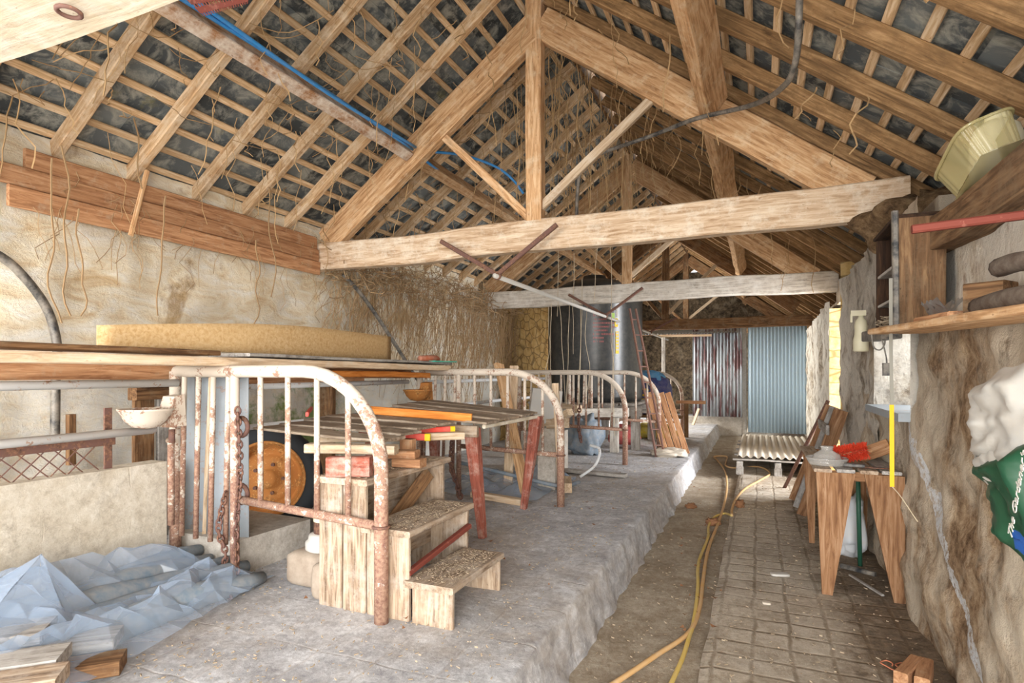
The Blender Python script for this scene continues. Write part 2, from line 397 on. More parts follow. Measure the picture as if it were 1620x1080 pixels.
def axisM(p0, p1, up=(0, 0, 1), roll=0):
    p0, p1 = Vector(p0), Vector(p1); x = (p1 - p0).normalized(); up = Vector(up)
    if abs(x.dot(up)) > .98: up = Vector((0, 1, 0))
    y = up.cross(x).normalized(); z = x.cross(y)
    M = Matrix((x, y, z)).transposed()
    if roll: M = M @ Matrix.Rotation(roll, 3, 'X')
    M = M.to_4x4(); M.translation = p0; return M
def beam(name, p0, p1, wd, h, mat, parent=None, up=(0, 0, 1), ch=.006, wob=.004, roll=0, taper=1.0, taperh=None):
    """timber with local X along its length, chamfered, slightly uneven: grain follows it"""
    L = (Vector(p1) - Vector(p0)).length; n = max(1, min(24, int(L / .3))); mb = MB(); seed = random.random() * 50
    ch = min(ch, wd * .2, h * .2)
    for i in range(n + 1):
        x = L * i / n; k = 1 + (taper - 1) * i / n; kh = 1 + ((taperh if taperh is not None else taper) - 1) * i / n
        a, b = wd / 2 * k, h / 2 * kh
        ox = noise.noise(Vector((x * 1.3, seed, 0))) * wob * 2; oz = noise.noise(Vector((x * 1.3, seed, 9))) * wob * 2
        for (y, z) in ((-a + ch, -b), (a - ch, -b), (a, -b + ch), (a, b - ch), (a - ch, b), (-a + ch, b), (-a, b - ch), (-a, -b + ch)):
            mb.v.append((x, y + ox, z + oz))
    for i in range(n):
        for k in range(8):
            q = i * 8 + k; r = i * 8 + (k + 1) % 8; mb.f.append((q, r, r + 8, q + 8))
    mb.f.append(tuple(reversed(range(8)))); mb.f.append(tuple(n * 8 + k for k in range(8)))
    return build(name, mb, mat, parent, axisM(p0, p1, up, roll))
def pipe(name, pts, r, mat, parent=None, n=10):
    mb = MB(); mb.tube(pts, r, n); return build(name, mb, mat, parent, smooth=True)
def bez(pts, k=8):
    """Catmull-Rom through points"""
    P = [Vector(p) for p in pts]; P = [P[0] * 2 - P[1]] + P + [P[-1] * 2 - P[-2]]; out = []
    for i in range(1, len(P) - 2):
        for j in range(k):
            t = j / k; a, b, c, d = P[i - 1], P[i], P[i + 1], P[i + 2]
            out.append(.5 * ((2 * b) + (c - a) * t + (2 * a - 5 * b + 4 * c - d) * t * t + (3 * b - a - 3 * c + d) * t ** 3))
    out.append(P[-2]); return out
def copy_tree(o, parent=None):
    c = o.copy(); COL.objects.link(c); c.parent = parent
    for ch in [x for x in o.children]: copy_tree(ch, c)
    return c
nz3 = lambda x, y, z=0: noise.noise(Vector((x, y, z)))
ORD = ['first', 'second', 'third', 'fourth', 'fifth', 'sixth', 'seventh', 'eighth', 'ninth', 'tenth', 'eleventh', 'twelfth', 'thirteenth', 'fourteenth', 'fifteenth', 'sixteenth', 'seventeenth', 'eighteenth', 'nineteenth', 'twentieth']

# ---------------------------------------------------------------- setting: ground
XL, XR, RX, ZP, ZW = -4.4, .87, -1.82, .27, .07        # left wall, right wall, ridge, platform top, walkway top
Y0, Y1 = -2.5, 20.0
mb = MB()
def fplat(u, v):
    y = .2 * 0 + Y0 + (Y1 - Y0) * u; wob = nz3(y * 2.1, 0, 5) * .02 + nz3(y * 7, 3, 5) * .012
    if v < .5: x = -4.6 + (3.6 + wob) * (v / .5); z = ZP + nz3(x * 1.5, y * 1.5) * .008 + nz3(x * 6, y * 6, 2) * .005; return (x, y, z)
    k = (v - .5) / .5; a = min(1, k / .35); wob2 = nz3(y * 5, k * 4, 8) * .022 + nz3(y * 14, k * 9, 2) * .012
    x = -1.0 + wob + .07 * a + max(0, (k - .35) / .65) * (.075 + wob2) + wob2 * .3
    z = ZP - .010 * a ** 3 - max(0, (k - .35) / .65) * (ZP - .0) + nz3(y * 9, k * 5, 3) * .006
    return (x, y, z)
mb.grid(fplat, 520, 70)
struct(build('floor', mb, M_PLAT, smooth=True), 'raised grey concrete standing platform with worn edge beside the channel')
mb = MB(); mb.grid(lambda u, v: (-.95 + .75 * v, Y0 + (Y1 - Y0) * u, .0 + nz3(v * 3, u * 60, 1) * .012 + nz3(v * 12, u * 250, 1) * .006), 400, 14)
struct(build('floor', mb, M_CHAN, smooth=True), 'dirt-filled dung channel running down the barn')
mb = MB()
def fwalk(u, v):
    y = Y0 + (Y1 - Y0) * u; e = nz3(y * 2.4, 7) * .012
    if v < .1: return (-.275 + e + .012 * v * 10, y, -.02 + (ZW + .02) * v * 10)
    x = -.26 + e + 1.9 * (v - .1) / .9; 
    return (x, y, ZW + nz3(x * 2, y * 2) * .008 + nz3(x * 9, y * 9) * .004)
mb.grid(fwalk, 300, 24)
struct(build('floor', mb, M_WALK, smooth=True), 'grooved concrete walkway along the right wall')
mb = MB(); mb.box((0, 0, -.35), (60, 80, .1))
struct(build('ground', mb, M_CONC), 'pale yard outside the barn'); 

# ---------------------------------------------------------------- setting: walls
def lumpy(name, mat, org, uvec, vvec, nrm, ulen, vlen, amp, step=.08, hole=None, thick=.45, seedz=0, fr=1.0, sh=None):
    org, uvec, vvec, nrm = Vector(org), Vector(uvec), Vector(vvec), Vector(nrm)
    nu, nv = max(2, int(ulen / step)), max(2, int(vlen / step)); mb = MB()
    def fn(u, v):
        a, b = u * ulen, v * vlen
        d = (nz3(a * 2.2 * fr, b * 3.2 * fr, seedz) * .6 + nz3(a * 6 * fr, b * 8 * fr, seedz + 4) * .3 + nz3(a * 15, b * 15, seedz) * .12) * amp
        if sh: d += sh(a, b)
        return org + uvec * a + vvec * b + nrm * d
    mb.grid(fn, nu, nv, (lambda u, v: any(h[0] < u * ulen < h[1] and h[2] < v * vlen < h[3] for h in hole)) if hole else None)
    return build(name, mb, mat, smooth=True)
struct(lumpy('wall_left', M_PLL, (XL, Y0, 0), (0, 1, 0), (0, 0, 1), (1, 0, 0), 12.3, 3.1, .07), 'long cream limewashed stone wall with flaking patches')
struct(lumpy('wall_left', M_OCHRE, (XL, 9.8, 0), (0, 1, 0), (0, 0, 1), (1, 0, 0), 3.5, 3.1, .04), 'ochre stonework past the creeper')
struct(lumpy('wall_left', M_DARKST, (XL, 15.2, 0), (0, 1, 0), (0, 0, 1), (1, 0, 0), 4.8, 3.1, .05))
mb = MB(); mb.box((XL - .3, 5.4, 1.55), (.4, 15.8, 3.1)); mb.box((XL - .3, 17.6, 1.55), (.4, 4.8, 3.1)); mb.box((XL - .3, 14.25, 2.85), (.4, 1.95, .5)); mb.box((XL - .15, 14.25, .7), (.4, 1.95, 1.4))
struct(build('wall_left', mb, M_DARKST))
# right wall: near length with window, doorway, far length
WY0, WY1, WZ0, WZ1 = 4.15, 5.35, 1.27, 1.84
def lean(a, b):      # the foot of the rough wall bellies out
    return .05 * math.exp(-((b - .5) / .5) ** 2) - .03 * (b > 1.72)
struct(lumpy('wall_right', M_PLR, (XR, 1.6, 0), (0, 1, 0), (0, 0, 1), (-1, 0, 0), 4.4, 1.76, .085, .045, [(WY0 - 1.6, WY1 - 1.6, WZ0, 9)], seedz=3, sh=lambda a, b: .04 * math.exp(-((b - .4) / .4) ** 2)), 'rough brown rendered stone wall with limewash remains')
struct(lumpy('wall_right', M_CREAM, (XR + .05, 1.6, 1.7), (0, 1, 0), (0, 0, 1), (-1, 0, 0), 2.5, .67, .03, .05, seedz=5), 'cream upper part of the right wall above the shelf')
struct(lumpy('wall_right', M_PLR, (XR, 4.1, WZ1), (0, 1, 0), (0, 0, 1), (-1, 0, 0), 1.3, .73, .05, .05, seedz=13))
struct(lumpy('wall_right', M_PLRW, (XR, 5.35, 0), (0, 1, 0), (0, 0, 1), (-1, 0, 0), 2.3, 2.57, .09, .05, seedz=8), 'greyish limewashed pier beyond the window')
struct(lumpy('wall_right', M_OCHRE, (XR, 7.65, 0), (1, 0, 0), (0, 0, 1), (0, 1, 0), .8, 2.8, .03, .08), 'ochre door reveal')
struct(lumpy('wall_right', M_OCHRE, (XR + .02, 9.0, 0), (1, 0, 0), (0, 0, 1), (0, -1, 0), .9, 2.4, .03, .08), 'ochre stone reveal of the side doorway')
struct(lumpy('wall_right', M_PLRW, (XR + .02, 9.0, 0), (.02, 1, 0), (0, 0, 1), (-1, 0, 0), 6.4, 2.5, .08, .06, seedz=11), 'far length of right wall past the doorway')
mb = MB(); t = .6
def wb(y0, y1, z0, z1, x0=.98): mb.box((x0 + t / 2, (y0 + y1) / 2, (z0 + z1) / 2), (t, y1 - y0, z1 - z0))
wb(1.2, WY0, 0, 2.34); wb(-2.5, WY0, 2.3, 2.9, 1.5); wb(WY1, 7.62, 0, 2.6); wb(WY0, WY1, 0, WZ0 - .03); wb(WY0, WY1, WZ1 + .02, 2.57); wb(9.05, 15.6, 0, 2.55, 1.04); wb(7.62, 9.05, 2.45, 2.75)
wb(-2.5, 1.2, 0, 2.34)
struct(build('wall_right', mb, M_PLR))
# window reveal, sill and the frame bars outside
mb = MB()
for (a, b) in (((XR - .03, WY0 + .0), (1.5, WY0 + .12)), ((1.5, WY1 - .1), (XR - .03, WY1))):
    (xa, ya), (xb, yb) = a, b
    mb.grid(lambda u, v: (xa + (xb - xa) * u, ya + (yb - ya) * u + nz3(u * 6, v * 5) * .025, WZ0 - .03 + (WZ1 - WZ0 + .05) * v), 10, 10)
struct(build('window_1', mb, M_PLRW, smooth=True), 'small unglazed window opening with pale splayed reveals')
mb = MB(); mb.box((XR + .27, (WY0 + WY1) / 2, WZ0 - .02), (.72, WY1 - WY0 - .02, .05)); 
o = struct(build('trim_1', mb, M_GALV), 'grey window sill')
mb = MB(); mb.grid(lambda u, v: (2.8 + nz3(u * 8, v * 8) * .1, 2 + 7 * u, 0 + 3.6 * v), 40, 20)
struct(build('wall_outside', mb, M_OUT, smooth=True), 'sunlit stone wall across the passage outside the window')
# far end
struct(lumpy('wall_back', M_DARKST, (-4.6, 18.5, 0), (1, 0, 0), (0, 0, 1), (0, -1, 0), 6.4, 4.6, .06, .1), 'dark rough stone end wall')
mb = MB(); mb.box((-1.0, 15.18, .22), (1.25, .2, .46)); mb.box((-.33, 15.18, 1.35), (.12, .18, 2.6))
struct(build('wall_partition', mb, M_CONC), 'low block footing under the left corrugated sheet')
mb = MB(); mb.box((-3.4 - .07, .0, .62), (.14, 5.0, .70))
struct(build('wall_low', mb, M_BLOCK), 'low concrete block manger wall along the left')
mb = MB(); mb.grid(lambda u, v: (-3.85 + .58 * v + .0 * u, 2.45 + .7 * u, .0 + (.49 + nz3(u * 4, v * 4) * .02)), 12, 10)
mb2 = MB(); mb2.box((-3.24, 2.93, .38), (.62, .62, .22), Matrix.Rotation(-.05, 3, 'Z'))
struct(build('trim_2', mb2, M_CONC), 'concrete kerb the corrugated sheets stand on')

# ---------------------------------------------------------------- roof
SL = .735; ZR = 4.87
def P(x): return ZR - SL * abs(x - RX)                    # underside plane of the common rafters
cs = 1 / math.sqrt(1 + SL * SL); sn = SL * cs
def slope_pt(side, s, y, h=0):                            # s metres down the slope from the ridge, h above the rafter underside
    return Vector((RX + side * (s * cs + h * sn), y, ZR - s * sn + h * cs))
SMAX = {-1: (RX - XL + .25) / cs, 1: (XR + .55 - RX) / cs}
mb = MB()
gaps = [(1, 3.02, 3.25, 6.3, 7.7), (1, 2.7, 2.9, 7.0, 7.6), (-1, 2.9, 3.1, 11.5, 12.2)]
for side in (-1, 1):
    k = 0; s = 0
    while s < SMAX[side]:
        y = Y0 + (k % 2) * .15
        while y < Y1:
            wd = .3
            if not any(g[0] == side and g[1] < s + .2 < g[2] and g[3] < y < g[4] for g in gaps) and random.random() > .0015:
                t0 = random.uniform(-.004, .004); sk = random.uniform(-.004, .004)
                a = [slope_pt(side, s - .02, y + .002, .134 + t0), slope_pt(side, s - .02, y + wd + .003, .134 + sk), slope_pt(side, s + .44, y + wd + .003 + sk, .152 + t0), slope_pt(side, s + .44, y + .002 + sk, .152 - sk)]
                b = [p + Vector((side * sn, 0, cs)) * .008 for p in a]
                if side < 0: a, b = a[::-1], b[::-1]
                n0 = len(mb.f); mb.hexa(a, b); mb.tone += [random.random()] * (len(mb.f) - n0)
            y += wd
        s += .21; k += 1
struct(build('ceiling', mb, M_SLATE), 'dark slate roof seen from below')
mb = MB(); mb.box((RX, (Y0 + Y1) / 2, ZR + .13), (.04, Y1 - Y0, .26))
struct(build('trim_3', mb, W_BROWN), 'ridge board')
TY = [1.08, 4.95, 8.97, 13.0, 16.9]; TN = ['nearest', 'second', 'third', 'fourth', 'fifth']
def bayword(y):
    i = max([k for k in range(5) if TY[k] <= y], default=-1)
    return ('beyond the %s truss' % TN[i] if i >= 0 else 'before the nearest truss'), i
cnt = {}
for side in (-1, 1):
    sw = 'left' if side < 0 else 'right'
    y = .83 if side < 0 else .72
    k = 0
    while y < 19.5:
        bw, bi = bayword(y); cnt[(side, bi)] = cnt.get((side, bi), 0) + 1; n = cnt[(side, bi)]
        if y > .6:
            off = random.uniform(-.02, .02)
            a = slope_pt(side, .03, y + off, .05); b = slope_pt(side, SMAX[side] - .12, y + random.uniform(-.02, .02), .05)
            o = beam('roof_rafter', a, b, .065 if side < 0 else .075, .10, W_RAFT if side < 0 else W_RAFT_SHADE, up=(side * sn, 0, cs), wob=.008)
            tag(o, '%s common rafter on the %s roof slope, %s one %s' % ('pale' if side < 0 else 'shade-darkened dusty brown', sw, ORD[n - 1], bw), 'rafter', 'common rafters')
        y += .53; k += 1
    for j in range(20):
        s = .14 + j * .197
        if s > SMAX[side] - .05: break
        a = slope_pt(side, s, -.6, .112); b = slope_pt(side, s, 19.8, .112)
        o = beam('roof_batten', a, b, .052, .022, W_BATT, up=(side * sn, 0, cs), wob=.003)
        tag(o, 'thin slating batten on the %s roof slope, %s down from the ridge' % (sw, ORD[j]), 'batten', 'slating battens')
def purlin(x, y0, y1, mat, label, wv=.10, hv=.19):
    side = -1 if x < RX else 1; s = abs(x - RX) / cs
    a = slope_pt(side, s, y0, -hv / 2 - .002); b = slope_pt(side, s, y1, -hv / 2 - .002)
    return tag(beam('roof_purlin', a, b, wv, hv, mat, up=(side * sn, 0, cs), wob=.01), label, 'beam', 'roof purlins')
bays = [(-.8, TY[0] - .07), (TY[0] + .07, TY[1] - .07), (TY[1] + .07, TY[2] - .07), (TY[2] + .07, TY[3] - .07), (TY[3] + .07, TY[4] - .07), (TY[4] + .07, 19.8)]
for i, (a, b) in enumerate(bays):
    wh = 'between the %s and %s trusses' % (TN[i - 1], TN[i]) if 0 < i < 5 else ('before the nearest truss' if i == 0 else 'beyond the fifth truss')
    purlin(-3.28, a, b, W_FLAK if i < 2 else W_NEAR, '%s purlin on the left slope %s' % ('flaking whitewashed' if i < 2 else 'brown', wh))
    purlin(-.27, a, b, W_NEAR, 'thick brown purlin on the right slope %s' % wh, .11, .22)

def truss(y, label, near, m1, mtie, ztie=2.60, struts=True, htie=.28):
    th = .11; root = thing('roof_truss', label, 'truss', (RX, y, ztie), 'roof trusses')
    xa, xb = XL - .1, XR + .12
    tw_ = .26 if label.startswith('nearest') else th + .02
    beam('tie_beam', (xa, y, ztie + htie / 2), (xb, y, ztie + htie / 2 + (.03 if near else 0)), tw_, htie, mtie, root, wob=.012, ch=.012)
    beam('king_post', (RX - .05, y, ztie + htie - .01), (RX - .05, y, 4.99), .15, .115, m1, root, up=(0, 1, 0), wob=.006)
    mb = None
    for side in (-1, 1):
        s1 = (RX - XL + .02) / cs if side < 0 else (XR + .02 - RX) / cs
        a = slope_pt(side, .12, y, -.145); b = slope_pt(side, s1 - .12, y, -.15)
        beam('principal_rafter', a, b, th, .27, m1 if near else m1, root, up=(side * sn, 0, cs), wob=.008, ch=.01)
        if struts:
            x1 = RX + side * 1.02; beam('strut', (RX + side * .06 - .05, y - .0, ztie + htie + (.14 if side > 0 else .06)), (x1, y, P(x1) - .28), .05, .075, m1 if side < 0 else W_PALE, root, wob=.004)
    return root
truss(TY[0], 'nearest roof truss, whitewashed tie beam crossing the top left corner', True, W_WHITE, W_WHITE, struts=False)
t1 = truss(TY[1], 'large pale timber king post truss spanning the middle of the barn', True, W_NEAR, W_TIE)
t2 = truss(TY[2], 'king post truss with greyish tie beam, next beyond the large middle one', True, W_NEAR, W_TIEG)
t3 = truss(TY[3], 'roof truss with low rough dark brown tie beam before the corrugated sheets', False, W_BROWN, W_BROWN, 2.46, htie=.22)
truss(TY[4], 'farthest roof truss, beyond the dark brown tie beam', False, W_BROWN, W_BROWN, 2.60)
mb = MB()
mb.grid(lambda u, v: Vector((1.05, 4.92, 2.56)) + Vector((.36 * math.cos(u * 2 * PI) * math.cos((v - .5) * PI), .30 * math.sin(u * 2 * PI) * math.cos((v - .5) * PI), .20 * math.sin((v - .5) * PI))) * (1 + .5 * nz3(math.cos(u * 2 * PI) * 1.6, math.sin(u * 2 * PI) * 1.6, v * 4)), 40, 24)
tag(build('mud_lump', mb, M_MUD, smooth=True), 'lump of old mud, mortar and straw where the large tie beam meets the right wall', 'rubble')
# iron plate on the grey tie beam
beam('iron_plate', hit(1346, 448, Y=8.88), hit(1356, 460, Y=8.88), .02, .12, M_RUST, t2)
# wall plate boards along the left eaves
for j, (z0, z1, ya, yb, m) in enumerate(((2.83, 2.955, 2.2, 4.85, W_PLANK), (2.70, 2.825, 2.05, 4.86, W_PLANK), (2.56, 2.695, 2.1, 4.87, W_BROWN))):
    tag(beam('eaves_board', (XL + .09 + .012 * j, ya, (z0 + z1) / 2), (XL + .09 + .012 * j, yb, (z0 + z1) / 2), .035, z1 - z0, W_PLANK),
        'orange-brown eaves board along the top of the left wall, %s of three' % ('topmost', 'middle one', 'lowest')[j], 'board', 'eaves boards')
tag(beam('eaves_board', (XL + .07, .9, 2.74), (XL + .07, 2.04, 2.74), .05, .36, W_BROWN), 'darker eaves timber at the far left edge of the photo', 'board')
a = hit(233, 270, X=XL + .2); b = hit(207, 372, X=XL + .2)
tag(beam('wooden_stick', a, b, .03, .03, W_NEAR), 'thin brown stick nailed upright across the eaves boards', 'stick')
# gap filler above far left wall
mb = MB(); mb.box((XL - .2, 8.5, 3.0), (.3, 22, .12)); struct(build('trim_4', mb, W_BROWN), 'wall plate on the left wall')
mb = MB(); mb.box((XR + .52, 12.2, 2.56), (.2, 15.2, .1)); struct(build('trim_5', mb, W_BROWN), 'wall plate on the right wall')
# far bright ceiling sheet over the dark room
mb = MB(); mb.grid(lambda u, v: (-3.4 + 2.95 * u, 14.2 + 3.2 * v, 2.45 + .33 * v + .02 * math.sin(u * 3.1 / .076 * 2 * PI)), 240, 2)
tag(build('roofing_sheet', mb, M_GALV, smooth=True), 'pale corrugated sheet laid flat over the dark far corner', 'sheet')
for x in (-3.0, -1.2):
    beam('timber_post', (x - .9 * (x > -2), 14.3, .27), (x - .9 * (x > -2), 14.3, 2.42), .08, .08, W_GREY)
    tag(bpy.context.scene.objects[-1] if False else COL.objects[-1], 'grey post holding up the pale sheet, %s one' % ('left' if x < -2 else 'right'), 'post')
tag(beam('timber_rail', (-2.2, 14.24, 2.405), (-1.0, 14.22, 2.40), .05, .05, W_PALE), 'pale batten hanging below the far ceiling sheet', 'rail')

# ---------------------------------------------------------------- corrugated doors and sheets
def corr(name, x0, x1, y, z0, z1, mat, label, cat='sheet', pitch=.076, amp=.013, lean=0):
    n = int((x1 - x0) / pitch * 10); mb = MB()
    mb.grid(lambda u, v: (x0 + (x1 - x0) * u, y + amp * math.sin(u * (x1 - x0) / pitch * 2 * PI) + lean * v, z0 + (z1 - z0) * v), n, 1)
    return tag(build(name, mb, mat, smooth=True, solid=.002), label, cat)
corr('corrugated_sheet', -1.50, -.36, 15.0, .46, 2.60, M_RSHEET, 'rust-streaked corrugated sheet standing on the block footing at the far end')
corr('corrugated_sheet', -.23, 1.02, 14.9, .12, 2.80, M_GALVB, 'tall bluish corrugated sheet closing the far end of the walkway')
mb = MB(); p0 = hit(1172, 713, Z=.30); 
tag(build('corrugated_sheet', (lambda m: (m.grid(lambda u, v: (-.28 + 1.06 * u, 8.9 + 3.1 * v, .335 + .018 * math.sin(u * 1.06 / .1 * 2 * PI)), 110, 1), m)[1])(MB()), M_CHIP, smooth=True, solid=.004), 'grey corrugated sheet lying on the pallet in the walkway', 'sheet')
pl = thing('wooden_pallet', 'weathered pallet under the grey corrugated sheet', 'pallet', (.2, 9.9, ZW))
for yy in (8.95, 9.5, 10.1, 10.8, 11.4): beam('deck_board', (-.34, yy, .285), (.8, yy, .285), .1, .022, W_GREY, pl)
for xx in (-.25, .25, .72): beam('bearer', (xx, 8.85, .22), (xx, 11.5, .22), .08, .09, W_GREY, pl)
for xx in (-.25, .25, .72):
    for yy in (9.0, 11.3): beam('foot_block', (xx, yy, ZW - .005), (xx, yy, .18), .1, .1, W_GREY, pl)
# slabs of corrugated metal wired into the first gate
for i, (px0, px1, m) in enumerate(((274, 303, M_GALV), (301, 327, M_GALV), (325, 354, M_GALV), (352, 388, M_GALV))):
    a = hit(px0, 577, Y=2.66); b = hit(px1, 577, Y=2.66)
    n = 14; mb = MB()
    mb.grid(lambda u, v: (a.x - .03 + (b.x - a.x) * u + .03 * v, 2.70 + .016 * math.cos(u * 2 * PI) - .03 * v, .49 + 1.03 * v), n, 4)
    tag(build('corrugated_strip', mb, m, smooth=True, solid=.003), 'narrow strip of grey corrugated metal behind the nearest gate, %s from the left' % ORD[i], 'sheet', 'corrugated strips behind the nearest gate')

# ---------------------------------------------------------------- cubicle gates
GT = ZP + 1.26
def gate(x0, x1, y0, y1, mat, label, bars, zb=None, rb=.036, left_panel=True, rail=.78, top=GT):
    """arched tubular cubicle divider: x0 left end, x1 the arched right leg"""
    r = thing('cubicle_gate', label, 'gate', (x1, y1, ZP), 'tubular cubicle gates')
    D = Vector((x1 - x0, y1 - y0, 0)); Lg = D.length; D.normalize()
    pt = lambda s, z: Vector((x0, y0, 0)) + D * s + Vector((0, 0, z))
    pts = [pt(0, top), pt(Lg * .5, top)]
    R = .54; R2 = .50
    pts = [pt(Lg * .02, top), pt(Lg - R - .25, top)]
    for i in range(11):
        a = PI / 2 * i / 10; pts.append(pt(Lg - R + R * math.sin(a), top - R2 + R2 * math.cos(a)))
    pts += [pt(Lg, rail), pt(Lg, ZP - .02)]
    pipe('arch_tube', pts, rb, mat, r, 14)
    def ztop(s):
        q = s - (Lg - R)
        return top if q <= 0 else top - R2 + R2 * math.sqrt(max(0, 1 - (q / R) ** 2))
    pp = Lg - 1.10
    pipe('post', [pt(pp, ZP - .02), pt(pp, top)], .026, mat, r, 12)
    pipe('bottom_rail', [pt(pp + .03, rail - ZP * 0), pt(Lg, rail - .03)], .024, mat, r)
    for i in range(bars):
        s = pp + (Lg - pp) * (i + 1) / (bars + 1)
        pipe('bar', [pt(s, rail - .01), pt(s + .0, ztop(s) - .02)], .0155, mat, r, 8)
    if left_panel:
        for i in range(4):
            s = pp * (i + .6) / 4.2
            pipe('bar', [pt(s + .0, .50), pt(s + .03, top)], .016, mat, r, 8)
        pipe('post', [pt(.02, ZP), pt(.02, top)], .034, mat, r, 12)
    mbc = MB(); mbc.torus(pt(Lg, rail - .03), rb + .004, .008, None, 16, 6); build('clamp_ring', mbc, M_RUST, r, smooth=True)
    return r
g1 = gate(-3.42, -1.742, 2.56, 2.43, M_TUBE, 'nearest arched tubular gate with flaking white paint, beside the wooden steps', 4)
g2 = gate(-3.30, -1.708, 5.25, 5.20, M_TUBE, 'rusty arched tubular gate behind the red-legged table, second of the row', 5)
g3 = gate(-3.25, -1.67, 7.9, 7.88, M_TUBE, 'third arched tubular gate, standing before the black tank', 5)
g4 = gate(-2.95, -1.45, 9.38, 9.38, M_TUBE, 'fourth arched gate, behind the ladder and the blue sack', 5)
g5 = gate(-3.0, -1.45, 12.4, 12.4, M_TUBE, 'farthest arched tubular gate, partly behind the slatted panel', 4, left_panel=False)
# brackets halfway up the first gate post
for dz in (1.20, .80):
    bk = MB(); bk.torus((-2.84, 2.56, dz), .055, .014, Matrix.Rotation(PI / 2, 3, 'X'), 14, 6); build('hinge_loop', bk, M_RUST, g1, smooth=True)
bk = MB(); bk.tube([(-2.36 - .52, 2.55, .76), (-2.88, 2.54, 1.2)], .014, 8); build('hinge_bar', bk, M_TUBE, g1, smooth=True)
def chain(name, pts, label, link=.042, r=.0075):
    pts = bez(pts, 10); mb = MB(); acc = 0; k = 0; last = pts[0]; nxt = 0
    tot = sum((pts[i + 1] - pts[i]).length for i in range(len(pts) - 1)); step = link * .78; s = 0; i = 0; run = 0
    while s < tot and i < len(pts) - 1:
        seg = (pts[i + 1] - pts[i]).length
        while i < len(pts) - 1 and s > run + seg:
            run += seg; i += 1
            if i >= len(pts) - 1: break
            seg = (pts[i + 1] - pts[i]).length
        if i >= len(pts) - 1: break
        p = pts[i].lerp(pts[i + 1], (s - run) / max(seg, 1e-6)); d = (pts[i + 1] - pts[i]).normalized()
        q = d.to_track_quat('X', 'Z').to_matrix() @ Matrix.Rotation(PI / 2 * (k % 2) + .3, 3, 'X')
        mb.torus(p, link * .36, r, q, 10, 5, 1.55); s += step; k += 1
    return tag(build(name, mb, M_RUST, smooth=True), label, 'chain')
chain('chain', [(-2.80, 2.50, 1.30), (-2.77, 2.49, .95), (-2.79, 2.48, .6), (-2.75, 2.45, .32)], 'rusty chain hanging down inside the nearest gate from its post', .042, .0065)
chain('chain', [(-2.90, 2.50, .80), (-2.93, 2.48, .6), (-2.86, 2.47, .45), (-2.93, 2.46, .31), (-2.80, 2.36, .29), (-2.68, 2.34, .29)], 'rusty chain wrapped down the outside of the nearest gate post onto the floor', .042, .0065)
chain('chain', [(-2.80, 5.1, .92), (-2.82, 5.1, .6), (-2.74, 5.08, .42), (-2.66, 5.0, .30)], 'dark rusty chain hanging behind the red front table leg', .06, .012)
chain('chain', [(-2.30, 7.84, 1.05), (-2.31, 7.83, .8), (-2.27, 7.83, .55)], 'short rusty chain hanging near the third gate', .06, .01)
tag(beam('wooden_lath', hit(334, 586, Y=2.55), hit(321, 895, Z=ZP), .022, .012, W_PALE), 'thin pale lath leaning on the corrugated strips of the nearest gate', 'lath')

# ---------------------------------------------------------------- pipes, rails, bowls on the left
XG = -3.36
for i, (z, yb, lab) in enumerate(((1.455, 2.70, 'white painted upper rail above the low block wall'), (1.175, 2.55, 'white painted lower rail above the low block wall'))):
    tag(pipe('tubular_rail', [(XG, -.6, z), (XG, yb - .16, z + .004)], .024, M_RAIL), lab, 'rail', 'feed rails of the nearest bay')
for i, (ya, yb) in enumerate(((2.8, 5.15), (5.35, 7.85), (8.0, 9.4))):
    for z in (1.42, 1.13):
        tag(pipe('tubular_rail', [(XG, ya, z), (XG, yb, z + .01)], .022, M_RAIL), '%s rusty white rail behind the gates, %s bay' % ('upper' if z > 1.3 else 'lower', ('second', 'third', 'fourth')[i]), 'rail', 'feed rails further on')
# mesh panel
mp = thing('mesh_panel', 'rusty iron framed panel of diamond mesh standing on the block wall', 'panel', (-3.46, 1.2, .97))
beam('top_bar', (-3.46, -.5, 1.135), (-3.46, 2.22, 1.135), .012, .06, M_RUST, mp)
beam('end_bar', (-3.46, 2.18, .97), (-3.46, 2.18, 1.32), .012, .045, M_RUST, mp)
beam('end_bar', (-3.46, 1.45, .97), (-3.46, 1.62, 1.12), .012, .06, M_RUST, mp)
mb = MB()
for k in range(-4, 34):
    for sg in (-1, 1):
        y = -.5 + k * .085; y2 = y + sg * .17
        if y < -.5 or y2 < -.5 or y > 2.18 or y2 > 2.18: continue
        mb.tube([(-3.46, y, .965), (-3.46 + .004 * sg, (y + y2) / 2, 1.05), (-3.46, y2, 1.13)], .0035, 4)
build('diamond_mesh', mb, M_RUST, mp)
def bowl(loc, mat, label):
    r = thing('drinking_bowl', label, 'bowl', loc, 'cattle drinking bowls'); mb = MB()
    mb.lathe([(.02, 0), (.07, .01), (.11, .05), (.135, .10), (.142, .105), (.145, .115), (.13, .115), (.105, .07), (.06, .03), (.01, .022)], loc, 24, cap=False)
    build('bowl', mb, mat, r, smooth=True)
    mb = MB(); c = Vector(loc) + Vector((0, .15, .09)); mb.hexa([c + Vector(v) for v in ((-.06, -.06, -.09), (.06, -.06, -.09), (.05, .07, -.09), (-.05, .07, -.09))], [c + Vector(v) for v in ((-.05, -.01, .09), (.05, -.01, .09), (.045, .06, .10), (-.045, .06, .10))])
    build('valve_housing', mb, mat, r)
    mb = MB(); mb.box(Vector(loc) + Vector((0, .03, .10)), (.05, .11, .012), Matrix.Rotation(.3, 3, 'X')); build('nose_paddle', mb, mat, r)
    mb = MB(); mb.tube([Vector(loc) + Vector((0, .16, -.02)), Vector(loc) + Vector((0, .16, -.10))], .018, 8); build('inlet', mb, M_RUST, r, smooth=True)
    return r
